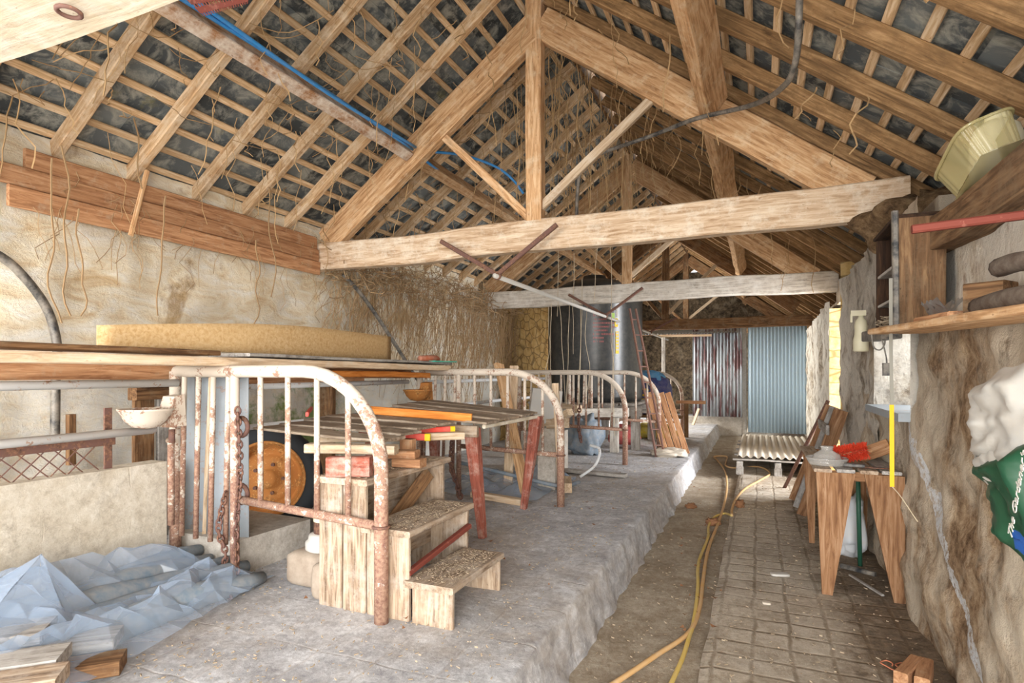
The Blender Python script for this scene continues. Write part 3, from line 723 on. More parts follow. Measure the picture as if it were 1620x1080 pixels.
bowl((-3.26, 2.27, 1.20), M_TUBE, 'whitish iron drinking bowl at the left end of the nearest gate')
bowl((-3.15, 5.0, 1.24), M_RUSTO, 'rusty brown drinking bowl at the second gate')
tag(pipe('supply_pipe', [(-3.28, 2.44, .60), (-3.28, 2.44, 1.10), (-3.38, 2.5, 1.10)], .02, M_TUBE), 'short white pipe under the whitish drinking bowl', 'pipe')
# black hoses
h1 = bez([hit(-60, 380, X=XL + .14), hit(0, 405, X=XL + .14), hit(40, 440, X=XL + .14), hit(75, 490, X=XL + .12), hit(90, 545, X=XL + .12), hit(88, 600, X=XL + .12), hit(87, 700, X=XL + .12)], 8)
tag(pipe('black_hose', h1, .028, M_BLACK), 'thick black hose curving down the left wall at the edge of the photo', 'hose')
tag(pipe('black_hose', bez([hit(543, 434, X=-4.2), hit(575, 470, X=-4.15), hit(612, 524, X=-4.1), hit(660, 600, X=-4.1)], 6), .022, M_BLACK), 'black hose running down from the end of the large tie beam', 'hose')
# blue water pipe on the left purlins
def blue(pts, lab, r=.014): return tag(pipe('blue_pipe', bez(pts, 8), r, M_BLUE), lab, 'pipe')
xq = -3.17
blue([(-3.13, .8, 3.74), (-3.13, 2.0, 3.72), (-3.12, 3.5, 3.73), (-3.12, 4.86, 3.71)], 'blue water pipe fixed along the left purlin before the middle truss')
blue([(-3.09, .8, 3.71), (-3.10, 2.2, 3.75), (-3.09, 3.6, 3.70), (-3.09, 4.87, 3.73)], 'second blue pipe twisting beside the first along the left purlin')
blue([hit(673, 254, Y=5.1), hit(740, 305, Y=6.3), hit(820, 352, Y=8.0), hit(905, 403, Y=11.0), hit(955, 432, Y=12.8)], 'blue pipe along the left purlin beyond the middle truss')
blue([hit(686, 240, Y=5.1), hit(735, 246, Y=5.5), hit(785, 264, Y=5.9), (hit(812, 285, Y=6.1)), hit(828, 306, Y=6.2)], 'loose blue pipe curving away behind the king post')
# black conduit at top right
cd = bez([hit(1265, -40, Y=3.1), hit(1264, 30, Y=3.1), hit(1258, 100, Y=3.3), hit(1238, 138, Y=3.6), hit(1190, 166, Y=4.3), hit(1100, 188, Y=4.75), hit(1030, 215, Y=5.1), hit(950, 243, Y=5.3), hit(922, 262, Y=5.4), hit(914, 300, Y=5.4), hit(912, 345, Y=5.4)], 8)
tag(pipe('black_conduit', cd, .017, M_BLACK), 'black conduit sweeping down from the right roof slope towards the king post', 'conduit')
# suspended milk pipe and V hangers
mp0 = Vector((-2.17, 4.78, 2.39)); 
tag(pipe('milk_pipe', [mp0 + Vector((0, -.06, 0)), (-2.17, 8.6, 2.39), (-2.17, 12.8, 2.39), (-2.17, 15.5, 2.38)], .022, M_WHITEP), 'pale pipe hung below the tie beams down the barn', 'pipe')
for i, y in enumerate((4.80, 8.82, 12.82)):
    r = thing('pipe_hanger', 'V-shaped rusty angle iron hanger on the %s tie beam' % ('large middle', 'greyish', 'dark brown')[i], 'bracket', (-2.17, y, 2.42), 'V-shaped pipe hangers')
    beam('arm', (-2.19, y - .01, 2.42), (-2.76, y - .01, 2.76 if i < 2 else 2.68), .03, .04, M_RUST, r); beam('arm', (-2.15, y - .03, 2.42), (-1.60, y - .03, 2.80 if i < 2 else 2.70), .03, .04, M_RUST, r)
    mb = MB(); mb.torus((-2.17, y - .02, 2.40), .03, .012, Matrix.Rotation(PI / 2, 3, 'X')); build('clamp', mb, M_RUST, r, smooth=True)

# ---------------------------------------------------------------- long boards on top of the gates
tag(beam('long_plank', (-3.00, -.4, 1.60), (-3.02, 5.25, 1.575), .22, .05, W_PALE), 'long pale plank lying across the gate tops', 'plank')
tag(beam('long_plank', (-3.16, -.4, 1.655), (-3.18, 2.6, 1.645), .25, .03, W_BROWN), 'rough dark plank on top of the long pale plank at the left', 'plank')
tag(beam('long_plank', (-3.10, 2.7, 1.635), (-3.13, 5.35, 1.62), .36, .022, W_GREY), 'thin grey board on top of the long pale plank, under the curved panel', 'plank')
tag(beam('long_plank', (-3.50, -.4, 1.53), (-3.52, 2.75, 1.53), .05, .10, W_PLANK), 'orange-brown timber on edge below the long plank', 'plank')
tag(beam('long_plank', (-3.35, 2.9, 1.52), (-3.35, 5.15, 1.51), .06, .09, W_PLANK), 'brown timber slung below the planks behind the nearest gate', 'plank')
tag(beam('long_plank', (-3.1, 3.2, 1.52), (-3.12, 5.12, 1.50), .10, .05, W_ORNG), 'orange timber under the planks near the second gate', 'plank')
tag(beam('long_plank', (-4.15, 2.85, 1.445), (-4.15, 5.4, 1.445), .10, .05, W_PLANK), 'lowest orange-brown timber behind the nearest gate', 'plank')
mb = MB()
def curved(u, v):
    y = 2.06 + 2.78 * u; x = -3.36 + .10 * math.sin(u * PI); top = .12 + .11 * math.sin(min(1, u * 1.6) * PI / 2); return (x, y, 1.665 - .015 * u + top * v)
mb.grid(curved, 30, 4); tag(build('plywood_panel', mb, W_PLY, smooth=True, solid=.012), 'tan plywood panel bowed and standing on edge on the long planks', 'panel')
mb = MB(); mb.tube(bez([(-3.1, 4.95, 1.66), (-3.05, 5.1, 1.67), (-3.08, 5.3, 1.665)]), [.03, .035, .03, .035, .03, .035, .03, .035, .03, .035, .03, .035, .03, .035, .03, .02, .02], 8)
tag(build('rubble_lump', mb, M_BRICK, smooth=True), 'broken reddish lump at the end of the grey board', 'rubble')
tag(beam('plastic_strip', (-2.95, 4.95, 1.635), (-2.90, 5.30, 1.635), .08, .012, M_TEAL), 'teal plastic strip at the end of the grey board', 'strip')
# wooden posts and boards against the left wall below
bb = thing('boarded_hatch', 'weathered board hatch against the left wall behind the drinking bowl', 'hatch', (-4.2, 3.0, .5))
for i in range(3): beam('board', (-4.22, 2.92 + .18 * i, .27), (-4.22, 2.92 + .18 * i, 1.32), .16, .03, W_GREY if i % 2 else W_BROWN, bb, up=(1, 0, 0), roll=0)
beam('lintel', (-4.2, 2.82, 1.37), (-4.2, 3.55, 1.37), .1, .09, W_BROWN, bb)
tag(beam('timber_offcut', hit(112, 735, X=-4.25), hit(112, 655, X=-4.25), .04, .05, W_BROWN), 'short dark stake standing at the left wall beside the black hose', 'stake')
tag(beam('timber_offcut', hit(255, 600, X=-4.25), hit(180, 601, X=-4.25), .08, .1, W_BROWN), 'short dark block under the planks on the left wall', 'timber')
tag(beam('timber_post', (-4.2, 4.9, .27), (-4.2, 4.9, 1.415), .18, .06, W_BROWN), 'brown board post against the left wall by the green algae', 'post')

# ---------------------------------------------------------------- wheel behind nearest gate
wr = thing('wheel', 'old wheel with orange rusty rim and tyre leaning behind the nearest gate', 'wheel', (-3.7, 3.7, ZP))
wc = hit(425, 757, Z=ZP + .41); wrot = Matrix.Rotation(math.radians(33), 3, 'Z') @ Matrix.Rotation(PI / 2, 3, 'X') @ Matrix.Rotation(-.12, 3, 'X')
mb = MB(); mb.lathe([(a_ * 1.22, b_ * 1.22) for a_, b_ in [(.235, -.07), (.27, -.085), (.31, -.075), (.335, -.04), (.34, 0), (.335, .04), (.31, .075), (.27, .085), (.235, .07)]], wc, 40, cap=False, rot=wrot); build('tyre', mb, M_RUBBER, wr, smooth=True)
mb = MB(); mb.lathe([(a_ * 1.22, b_ * 1.22) for a_, b_ in [(.245, .078), (.24, .088), (.225, .075), (.205, .0), (.17, -.02), (.15, .015), (.12, .02), (.07, .0), (.06, .04), (.03, .045), (.001, .045)]], wc, 40, cap=False, rot=wrot)
mb.lathe([(a_ * 1.22, b_ * 1.22) for a_, b_ in [(.245, -.078), (.225, -.07), (.215, -.02), (.15, .0), (.001, .0)]], wc, 40, cap=False, rot=wrot); rim_ = build('rim', mb, M_RUSTO, wr, smooth=True)
for k in range(5):
    mb = MB(); a = 2 * PI * k / 5; mb.lathe([(a_ * 1.22, b_ * 1.22) for a_, b_ in [(.012, .0), (.012, .035), (.001, .035)]], wc + wrot @ Vector((.116 * math.cos(a), .116 * math.sin(a), 0)), 8, cap=False, rot=wrot); build('wheel_nut', mb, M_RUST, rim_)
# vacuum pump-like canister on stone blocks
def rock(name, c, size, mat, label, cat='stone', rz=0):
    mb = MB(); R = Matrix.Rotation(rz, 3, 'Z'); c = Vector(c)
    def f(u, v):
        th, ph = u * 2 * PI, (v - .5) * PI
        p = Vector((math.cos(th) * math.cos(ph), math.sin(th) * math.cos(ph), math.sin(ph)))
        q = Vector([math.copysign(abs(x) ** .45, x) for x in p]); k = 1 + .1 * nz3(p.x * 2 + c.x * 5, p.y * 2 + c.y * 3, p.z * 2)
        return c + R @ Vector((q.x * size[0] / 2 * k, q.y * size[1] / 2 * k, q.z * size[2] / 2))
    mb.grid(f, 20, 12); return tag(build(name, mb, mat, smooth=True), label, cat)
pc = hit(502, 868, Z=ZP + .22); pc = Vector((-2.30, 2.72, ZP + .21))
rock('stone_block', (-2.42, 2.74, ZP + .105), (.3, .26, .21), M_STONE, 'rounded stone block under the rusty canister')
rock('stone_block', (-2.22, 2.58, ZP + .10), (.12, .14, .20), M_STONE, 'narrow stone block wedged beside the wooden steps')
r = thing('metal_canister', 'rusty metal canister with white ring base standing on the stone block', 'canister', (-2.36, 2.74, ZP + .21))
mb = MB(); mb.lathe([(.10, 0), (.115, .01), (.115, .05), (.10, .06), (.095, .09), (.075, .10)], (-2.36, 2.74, ZP + .21), 24); build('ring_base', mb, M_WHITEP, r, smooth=True)
mb = MB(); mb.lathe([(.068, .10), (.068, .32), (.06, .33), (.03, .335)], (-2.36, 2.74, ZP + .21), 24); build('barrel', mb, M_RUST, r, smooth=True)
mb = MB(); mb.lathe([(.070, .17), (.070, .23)], (-2.36, 2.74, ZP + .21), 24, cap=False); build('label_band', mb, M_CANW, r, smooth=True)
mb = MB(); mb.lathe([(.012, 0), (.012, .015)], (-2.26, 2.68, ZP + .25), 10, rot=Matrix.Rotation(PI / 2, 3, 'X')); build('bolt', mb, M_RUST, r)

# ---------------------------------------------------------------- wooden steps
st = thing('wooden_steps', 'wooden three-tread milking steps covered in dust beside the nearest gate', 'steps', (-1.75, 2.8, ZP))
YS = 2.50
def tread(x0, x1, z, y1): beam('tread', ((x0 + x1) / 2, YS - .03, z), ((x0 + x1) / 2, y1, z), x1 - x0, .034, W_STEP, st, wob=.003)
tread(-1.64, -1.355, ZP + .195, 3.08); tread(-1.90, -1.60, ZP + .44, 3.18); tread(-2.20, -1.86, ZP + .68, 3.36)
def side(x0, x1, z0, z1, y, m=W_STEP): beam('side_board', ((x0 + x1) / 2, y, z0), ((x0 + x1) / 2, y, z1), x1 - x0, .028, m, st, up=(0, 1, 0), wob=.002)
side(-1.60, -1.37, ZP, ZP + .178, YS); side(-1.60, -1.37, ZP, ZP + .178, 3.05)
side(-1.875, -1.62, ZP, ZP + .422, YS); side(-1.875, -1.62, ZP, ZP + .422, 3.14)
side(-2.03, -1.885, ZP, ZP + .662, YS); side(-2.19, -2.04, ZP, ZP + .70, YS); side(-2.17, -1.885, ZP, ZP + .662, 3.31)
beam('back_board', (-1.90, YS + .02, ZP + .30), (-1.90, 3.3, ZP + .30), .02, .2, W_STEP, st); beam('back_board', (-2.16, YS + .02, ZP + .45), (-2.16, 3.3, ZP + .45), .02, .3, W_STEP, st)
beam('brace', (-2.1, 2.65, ZP + .1), (-1.93, 3.2, ZP + .62), .02, .10, W_BROWN, st)
tag(beam('angle_iron', (-1.63, 2.50, ZP + .235), (-1.60, 3.12, ZP + .33), .035, .03, M_REDIRON), 'rusty pink angle iron lying along the bottom tread', 'bar')
tag(beam('timber_offcut', (-1.68, 2.62, ZP + .21), (-1.67, 3.1, ZP + .27), .03, .03, W_GREY), 'grey stick lying behind the angle iron on the bottom tread', 'stick')
# blocks and bearers on the top tread
tag(beam('timber_block', (-2.12, 2.48, 1.02), (-1.90, 2.56, 1.02), .07, .105, W_RED), 'red-brown wooden block on the top tread nearest the gate', 'block')
tag(beam('timber_block', (-1.98, 2.90, .995), (-1.80, 2.92, .995), .09, .05, W_PLANK), 'orange wooden block lying on the top tread, lower of two', 'block')
tag(beam('timber_block', (-2.00, 2.88, 1.046), (-1.84, 2.92, 1.046), .10, .045, W_PLANK), 'orange wooden block stacked on the lower one', 'block')
tag(beam('timber_block', (-2.06, 3.16, .968), (-2.06, 3.16, 1.10), .09, .06, W_PLANK), 'upright orange wooden block at the far end of the top tread', 'block')
tag(beam('timber_bearer', (-2.35, 2.58, 1.10), (-1.86, 2.74, 1.095), .09, .05, W_PALE), 'pale timber bearer under the near end of the grey boards', 'beam')
tag(beam('timber_bearer', (-2.60, 2.95, 1.105), (-1.90, 3.6, 1.085), .10, .05, W_PALE), 'rough edged pale board under the grey boards', 'beam')

# ---------------------------------------------------------------- red-legged table
tb = thing('work_table', 'low table of warped grey boards on tapered red-painted legs', 'table', (-2.4, 4.5, ZP))
def leg(px, py, tx, ty, ang): 
    a = Vector((px, py, ZP)); b = Vector((tx, ty, 1.10 + .03 * (ty > 4.5))); beam('leg', a, b, .055, .055, W_RED, tb, taper=1.9, taperh=1.7, up=(0, 1, 0))
leg(-1.93, 3.98, -2.00, 3.94, 0); leg(-1.99, 4.97, -1.87, 4.99, 0); leg(-2.95, 4.0, -2.95, 4.0, 0); leg(-2.95, 5.0, -2.95, 5.0, 0)
beam('apron', (-1.93, 3.90, 1.085), (-2.75, 3.72, 1.10), .06, .085, W_STEP, tb); beam('apron', (-1.90, 3.94, 1.12), (-1.86, 5.03, 1.13), .03, .03, W_WHITE, tb)
W_TBL = wood('dusty_table_boards', '#5a4a3c', '#8f7e6c', '#b4a593', '#b8ab9a', .4)
bdm = (W_TBL, W_TBL, W_STEP, W_TBL)
for i in range(5):
    y = 3.98 + i * .235; 
    beam('top_board', (-1.86 + random.uniform(-.02, .02), y, 1.15 + .008 * (i % 2)), (-2.98, y - .02, 1.205 + .012 * i), .225, .018, bdm[i % 4], tb, wob=.006)
tag(beam('orange_timber', (-1.98, 3.90, 1.185), (-2.80, 3.62, 1.245), .045, .06, W_ORNG), 'orange timber lying along the near edge of the table top', 'timber')
for i in range(4):
    y0_ = 2.86 + i * .23
    tag(beam('grey_board', (-1.96 - .03 * i + (.05 if i > 2 else 0), y0_, 1.135 + .012 * i), (-3.0, y0_ + .05, 1.16 + .012 * i), .22, .016, W_TBL), 'dusty grey board bridging the steps and the table, %s from the near side' % ORD[i], 'board', 'dusty grey boards')
def level(a, b, lab):
    r = thing('spirit_level', lab, 'level', a); beam('body', a, b, .022, .045, M_REDP, r); d = (Vector(b) - Vector(a)).normalized()
    beam('end_cap', Vector(a) - d * .035, Vector(a), .026, .047, M_YEL, r)
level(hit(880, 10, Y=3.9) * 0 + Vector((-1.99, 3.58, 1.125)), Vector((-2.22, 3.30, 1.128)), 'red bar with yellow end under the table edge, right one')
level(Vector((-2.02, 3.30, 1.10)), Vector((-2.46, 3.18, 1.105)), 'red bar with yellow end poking from the grey boards, left one')
tag(beam('red_bar', (-2.72, 2.98, 1.25), (-3.15, 3.5, 1.25), .02, .03, M_REDP), 'long thin red bar behind the nearest gate', 'bar')

# ---------------------------------------------------------------- clutter between second and third gates
tag(beam('leaning_plank', (-2.15, 5.45, ZP), (-2.75, 6.1, 1.62), .12, .05, W_NEAR, roll=.4), 'broad brown plank leaning behind the second gate', 'plank')
tag(beam('leaning_plank', (-2.55, 5.9, ZP), (-2.6, 6.2, 1.60), .10, .05, W_PALE), 'pale plank standing behind the second gate', 'plank')
tag(beam('leaning_plank', (-1.80, 5.5, ZP), (-1.86, 5.5, 1.42), .06, .05, W_PALE), 'thin pale post just behind the second gate arch', 'plank')
mb = MB(); mb.box((-2.55, 7.1, 1.05), (.38, .3, .52), Matrix.Rotation(.4, 3, 'Z') @ Matrix.Rotation(.12, 3, 'Y')); tag(build('white_box', mb, M_WHITEP), 'white panelled box on the clutter behind the second gate', 'box')
mb = MB(); mb.box((-2.55, 7.1, .53), (.5, .4, .50)); tag(build('concrete_block', mb, M_CONC), 'grey concrete block under the white box', 'block')
tag(beam('timber_offcut', (-2.45, 6.82, .83), (-2.05, 6.6, 1.06), .09, .08, W_PALE), 'pale squared timber leaning beside the white box', 'timber')
tag(beam('timber_offcut', (-2.05, 5.9, .98), (-1.85, 5.75, 1.0), .12, .10, W_PALE), 'sawn timber end projecting beside the second gate', 'timber')
mb = MB(); mb.box((-2.1, 6.0, .60), (.2, .2, .66)); tag(build('concrete_block', mb, M_CONC), 'concrete block stood on end carrying the sawn timber', 'block')
mb = MB()
def crump(cx, cy, lx, ly, h, z0, sd):
    def f(u, v):
        e = min(u, 1 - u, v, 1 - v); x = cx + (u - .5) * lx + nz3(u * 4, v * 4, sd) * .1; y = cy + (v - .5) * ly + nz3(u * 4, v * 4, sd + 3) * .1
        rr = abs(nz3(u * 3.1, v * 3.1, sd + 7)) * 1.2 + abs(nz3(u * 8, v * 8, sd)) * .4
        return (x, y, z0 + .012 + h * rr * min(1, e * 6))
    return f
mb.grid(crump(-2.65, 6.0, 1.3, 1.4, .22, ZP, 3), 40, 40); tag(build('plastic_sheeting', mb, M_POLY, smooth=True), 'crumpled clear sheeting on the floor behind the red-legged table', 'sheeting')
tag(pipe('blue_pipe', bez([(-3.0, 5.6, .55), (-2.4, 5.75, .42), (-1.95, 5.9, .32), (-1.85, 6.3, .30)]), .02, M_BLUEG), 'pale blue hose lying over the crumpled sheeting', 'hose')
tag(pipe('coiled_cable', bez([(-1.9, 6.5, .32), (-1.75, 6.6, .45), (-1.72, 6.7, .62), (-1.85, 6.75, .66)]), .016, M_RAIL), 'grey cable looping up from the floor behind the second gate', 'cable')
tag(beam('timber_offcut', (-2.05, 5.1, ZP + .03), (-2.65, 5.25, ZP + .03), .08, .06, W_PALE), 'pale timber lying on the floor behind the tables legs', 'timber')
tag(beam('timber_offcut', (-1.95, 6.15, ZP + .06), (-1.82, 5.75, ZP + .06), .1, .1, W_PALE), 'wooden block on the floor beside the second gate post', 'timber')
tag(beam('timber_offcut', (-1.45, 6.9, ZP + .03), (-2.4, 7.0, ZP + .03), .12, .04, W_GREY), 'grey plank end lying flat past the second gate', 'timber')
# ---------------------------------------------------------------- tank and its stand
tc = Vector((-2.75, 10.35, 1.02))
tk = thing('water_tank', 'tall black plastic tank with faded red lettering on a timber stand', 'tank', tc)
mb = MB(); mb.lathe([(.80, 0), (.84, .03), (.85, .1), (.85, 1.75), (.86, 1.78), (.83, 1.86), (.72, 2.02), (.5, 2.14), (.22, 2.2), (.2, 2.26), (.01, 2.27)], tc, 48); tkb = build('tank_body', mb, M_TANK, tk, smooth=True)
view = math.atan2(-tc.y, -tc.x)
def onck(ang, z, r=.853): return Vector((tc.x + r * math.cos(view + ang), tc.y + r * math.sin(view + ang), z))
mb = MB(); rl = random.Random(3)
def strip(a0, a1, z0, z1, r=.853):
    n = max(1, int(abs(a1 - a0) / .06)); b = len(mb.v)
    for i in range(n + 1):
        a = a0 + (a1 - a0) * i / n; mb.v.append(tuple(onck(a, z0, r))); mb.v.append(tuple(onck(a, z1, r)))
    for i in range(n): q = b + i * 2; mb.f.append((q, q + 2, q + 3, q + 1))
for j, (wn, s) in enumerate(((5, .02), (8, .0), (17, 0), (17, 0), (10, 0), (15, 0), (7, 0), (7, 0))):
    a = -.03; z = 2.47 - j * .062 
    for k in range(wn):
        if rl.random() < .16: a += .022
        wdt = rl.uniform(.012, .026)
        for q in range(2): strip(a + wdt * q * .55, a + wdt * q * .55 + wdt * .25, z, z + .028 + (0.02 if j == 0 and k == 0 else 0))
        if rl.random() < .6: strip(a, a + wdt * .8, z + .012, z + .018)
        a += wdt + .009
build('lettering', mb, M_REDT, tkb)
mb = MB(); strip(.40, .47, 2.30, 2.44, .856); strip(.42, .49, 1.85, 2.22, .856); build('yellow_label', mb, M_YEL, tkb)
mb = MB(); strip(.42, .48, 2.34, 2.40, .859); [strip(.43, .48, 1.9 + .055 * i, 1.93 + .055 * i, .859) for i in range(6)]; strip(.43, .47, 2.46, 2.62, .856); build('white_label', mb, M_WHITEP, tkb)
mb = MB(); strip(.33, .40, 2.42, 2.53, .856); build('green_label', mb, M_GREENL, tkb)
sd = thing('tank_stand', 'heavy weathered timber stand under the black tank', 'stand', (-2.6, 10.2, ZP))
for i in range(7): beam('deck_board', (-3.6 + .27 * i, 9.5, 1.0), (-3.6 + .27 * i, 11.2, 1.0), .24, .04, W_GREY, sd)
for y in (9.54, 10.3, 11.1): beam('bearer', (-3.7, y, .90), (-1.75, y, .90), .10, .16, W_GREY, sd)
for x in (-3.5, -2.75, -1.85):
    for y in (9.54, 11.1): beam('leg', (x, y, ZP), (x, y, .82), .14, .12, W_GREY, sd)
tag(beam('timber_block', (-3.05, 8.9, .98), (-2.55, 8.7, .96), .12, .12, W_PALE), 'pale sawn block end on the bench behind the third gate', 'block')
tag(beam('timber_beam', (-3.5, 8.4, .88), (-1.9, 9.2, .90), .10, .14, W_TIEG), 'long greyish beam laid behind the third gate below the tank', 'beam')
for i, (x, y) in enumerate(((-3.0, 8.65), (-2.1, 9.1))):
    tag(beam('timber_post', (x, y, ZP), (x, y, .815), .13, .1, W_TIEG), 'short thick post under the greyish beam, %s one' % ('left', 'right')[i], 'post')
# bags, sack
def lump(name, c, size, mat, label, cat, sd=0, nrm=.25, parent=None):
    mb = MB(); c = Vector(c)
    def f(u, v):
        th, ph = u * 2 * PI, (v - .5) * PI
        p = Vector((math.cos(th) * math.cos(ph), math.sin(th) * math.cos(ph), math.sin(ph)))
        q = Vector([math.copysign(abs(x) ** .7, x) for x in p]); n_ = nz3(p.x * 2 + sd, p.y * 2, p.z * 2) + .5 * nz3(p.x * 5 + sd, p.y * 5, p.z * 5); k = 1 + nrm * n_
        return c + Vector((q.x * size[0] / 2 * k, q.y * size[1] / 2 * k, max(-size[2] / 2, q.z * size[2] / 2 * k)))
    mb.grid(f, 36, 22); o = build(name, mb, mat, parent, smooth=True)
    return tag(o, label, cat) if not parent else o
rb_ = hit(986, 703, Z=ZP)
rbag = thing('red_bag', 'red fabric bag slumped on the floor below the tank', 'bag', (rb_.x, rb_.y, ZP))
lump('bag_body', (rb_.x, rb_.y + .1, ZP + .165), (.55, .4, .34), M_REDBAG, '', '', 2, .2, rbag)
mb = MB(); mb.torus((rb_.x, rb_.y + .1, ZP + .33), .12, .012, Matrix.Rotation(1.3, 3, 'X')); build('handle', mb, M_REDBAG, rbag, smooth=True)
yb_ = hit(1040, 692, Z=ZP); lump('yellow_bag', (yb_.x - .05, yb_.y, ZP + .12), (.75, .5, .26), M_YBAG, 'crumpled yellow bag behind the foot of the ladder', 'bag', 5, .5)
bs = thing('feed_sack', 'glossy blue printed feed sack standing behind the fourth gate', 'sack', (-2.0, 11.55, .72))
lump('sack_body', (-2.0, 11.55, 1.10), (.85, .5, .80), M_NAVY, '', '', 4, .16, bs); lump('sack_top', (-2.05, 11.55, 1.44), (.7, .4, .26), M_SKYSACK, '', '', 9, .25, bs)
mb = MB()
for i in range(5): mb.box((-2.15 + .09 * (i % 2), 11.285, .92 + .1 * i), (.34 - .03 * i, .02, .035), Matrix.Rotation(.2, 3, 'Y'))
build('printed_band', mb, M_YEL, bs)
tag(beam('timber_bench', (-2.5, 11.55, .68), (-1.35, 11.55, .68), .4, .05, W_BROWN), 'rough plank carrying the blue feed sack', 'plank')
for i, x in enumerate((-2.4, -1.75)): tag(beam('timber_post', (x, 11.55, ZP), (x, 11.55, .655), .16, .14, W_STEP), 'stubby wooden support under the sack plank, %s one' % ('left', 'right')[i], 'post')
lump('cloth_bundle', hit(925, 690, Y=8.7) + Vector((0, 0, 0)), (.5, .4, .6), M_BLUEG, 'blue grey cloth bundle hanging behind the third gate', 'cloth', 11, .4)
# ladder
lr0, lr1 = hit(1040, 702, Z=ZP), hit(997, 490, Y=9.6); lr1 = Vector((lr0.x - .55, 9.25, 2.62)); lr0 = Vector((-1.36, 8.9, ZP))
lr1 = hit(1000, 488, Y=8.85)
ld = thing('ladder', 'narrow dark rusty ladder leaning towards the greyish tie beam', 'ladder', lr0)
dv = Vector((.10, .09, 0))
beam('rail', lr0 - dv * .5, lr1 - dv * .35, .03, .05, M_RUST, ld); beam('rail', lr0 + dv * .6, lr1 + dv * .5, .03, .05, M_RUST, ld)
for i in range(9):
    k = (i + .7) / 9.4; p = lr0.lerp(lr1, k); beam('rung', p - dv * .45, p + dv * .5, .02, .02, M_RUST, ld)
# slatted panel
sp = thing('duckboard', 'orange-brown slatted wooden panel leaning near the ladder foot', 'panel', hit(1075, 705, Z=ZP))
a0, a1 = hit(1068, 708, Z=ZP + .0), hit(1090, 700, Z=ZP); bz = Vector((-.42, .55, .98))
a0 = Vector((-1.32, 9.25, ZP)); ax = Vector((.30, .10, 0)); bz = Vector((-.34, .35, .93))
for i in range(4):
    p = a0 + ax * (i / 3.0); beam('slat', p, p + bz, .088, .025, W_PLANK, sp, up=(0, -1, .3))
for k in (.12, .5, .88): beam('crossbar', a0 + bz * k + Vector((-.03, .04, 0)), a0 + ax * 1.05 + bz * k + Vector((0, .04, 0)), .05, .03, W_BROWN, sp)
tag(beam('timber_plank', (-1.5, 11.9, .95), (-.95, 11.9, .95), .12, .06, W_PLANK), 'orange plank sticking out behind the slatted panel', 'plank')
tag(beam('timber_post', (-1.3, 11.8, ZP), (-1.3, 11.8, .92), .08, .08, W_BROWN), 'post under the plank behind the slatted panel', 'post')
tag(beam('leaning_plank', hit(1096, 672, Z=ZP), hit(1096, 672, Z=ZP) + Vector((.12, .25, .38)), .07, .03, W_PALE), 'short pale board leaning near the rusty sheet', 'plank')
lump('rubble_heap', (-1.25, 9.0, ZP + .05), (.5, .4, .12), M_CHIP, 'heap of stone rubble at the ladder foot', 'rubble', 15, .4)

# ---------------------------------------------------------------- lower left: polythene and boards
mb = MB(); rp = random.Random(5); NU, NV = 15, 22
jit = {(a, b): Vector((rp.uniform(-1, 1), rp.uniform(-1, 1), rp.uniform(-1, 1))) for a in range(NU + 1) for b in range(NV + 1)}
def pf(u, v):
    a, b = round(u * NU), round(v * NV); j_ = jit[(a, b)]
    e = min(1, min(u, 1 - u, v, 1 - v) * 6); y = 1.05 + 1.6 * v; x = -3.31 + .95 * u * (1 - .35 * v)
    fold = abs(math.sin(u * 9 + v * 3 + nz3(u * 2, v * 2, 4) * 4)) * .13 * (1 - .4 * v)
    wallside = max(0, 1 - u * 2.2) * (.36 - .22 * v)
    return (x + j_.x * .022, y + j_.y * .030, ZP + .03 + e * (fold + wallside + .05) + max(0, j_.z) * .045 * e)
mb.grid(pf, NU, NV); tag(build('polythene_sheet', mb, M_POLY), 'large crumpled clear polythene sheet heaped against the low block wall', 'sheet')
mb = MB()
pk = [Vector((-3.0, 1.60, .70)), Vector((-3.30, 1.05, .34)), Vector((-2.95, 1.25, .36)), Vector((-2.80, 1.62, .34)), Vector((-2.88, 1.86, .30)), Vector((-3.3, 1.75, .50))]
def tri(a, b, c, n=6, sd=0):
    idx = {}
    for i in range(n + 1):
        for j in range(n + 1 - i):
            p = a + (b - a) * (i / n) + (c - a) * (j / n); m = min(i, j, n - i - j) / n
            p = p + Vector((nz3(p.x * 9, p.y * 9, sd), nz3(p.x * 9, p.y * 9, sd + 2), 0)) * .015 - Vector((0, 0, m * .09)); idx[(i, j)] = len(mb.v); mb.v.append(tuple(p))
    for i in range(n):
        for j in range(n - i):
            mb.f.append((idx[(i, j)], idx[(i + 1, j)], idx[(i, j + 1)]))
            if j < n - i - 1: mb.f.append((idx[(i + 1, j)], idx[(i + 1, j + 1)], idx[(i, j + 1)]))
for i in range(5): tri(pk[0], pk[1 + i], pk[1 + (i + 1) % 5], 6, i)
tag(build('polythene_bag', mb, M_POLY, smooth=True), 'clear polythene standing up in a sharp peak behind the floor boards', 'sheet')
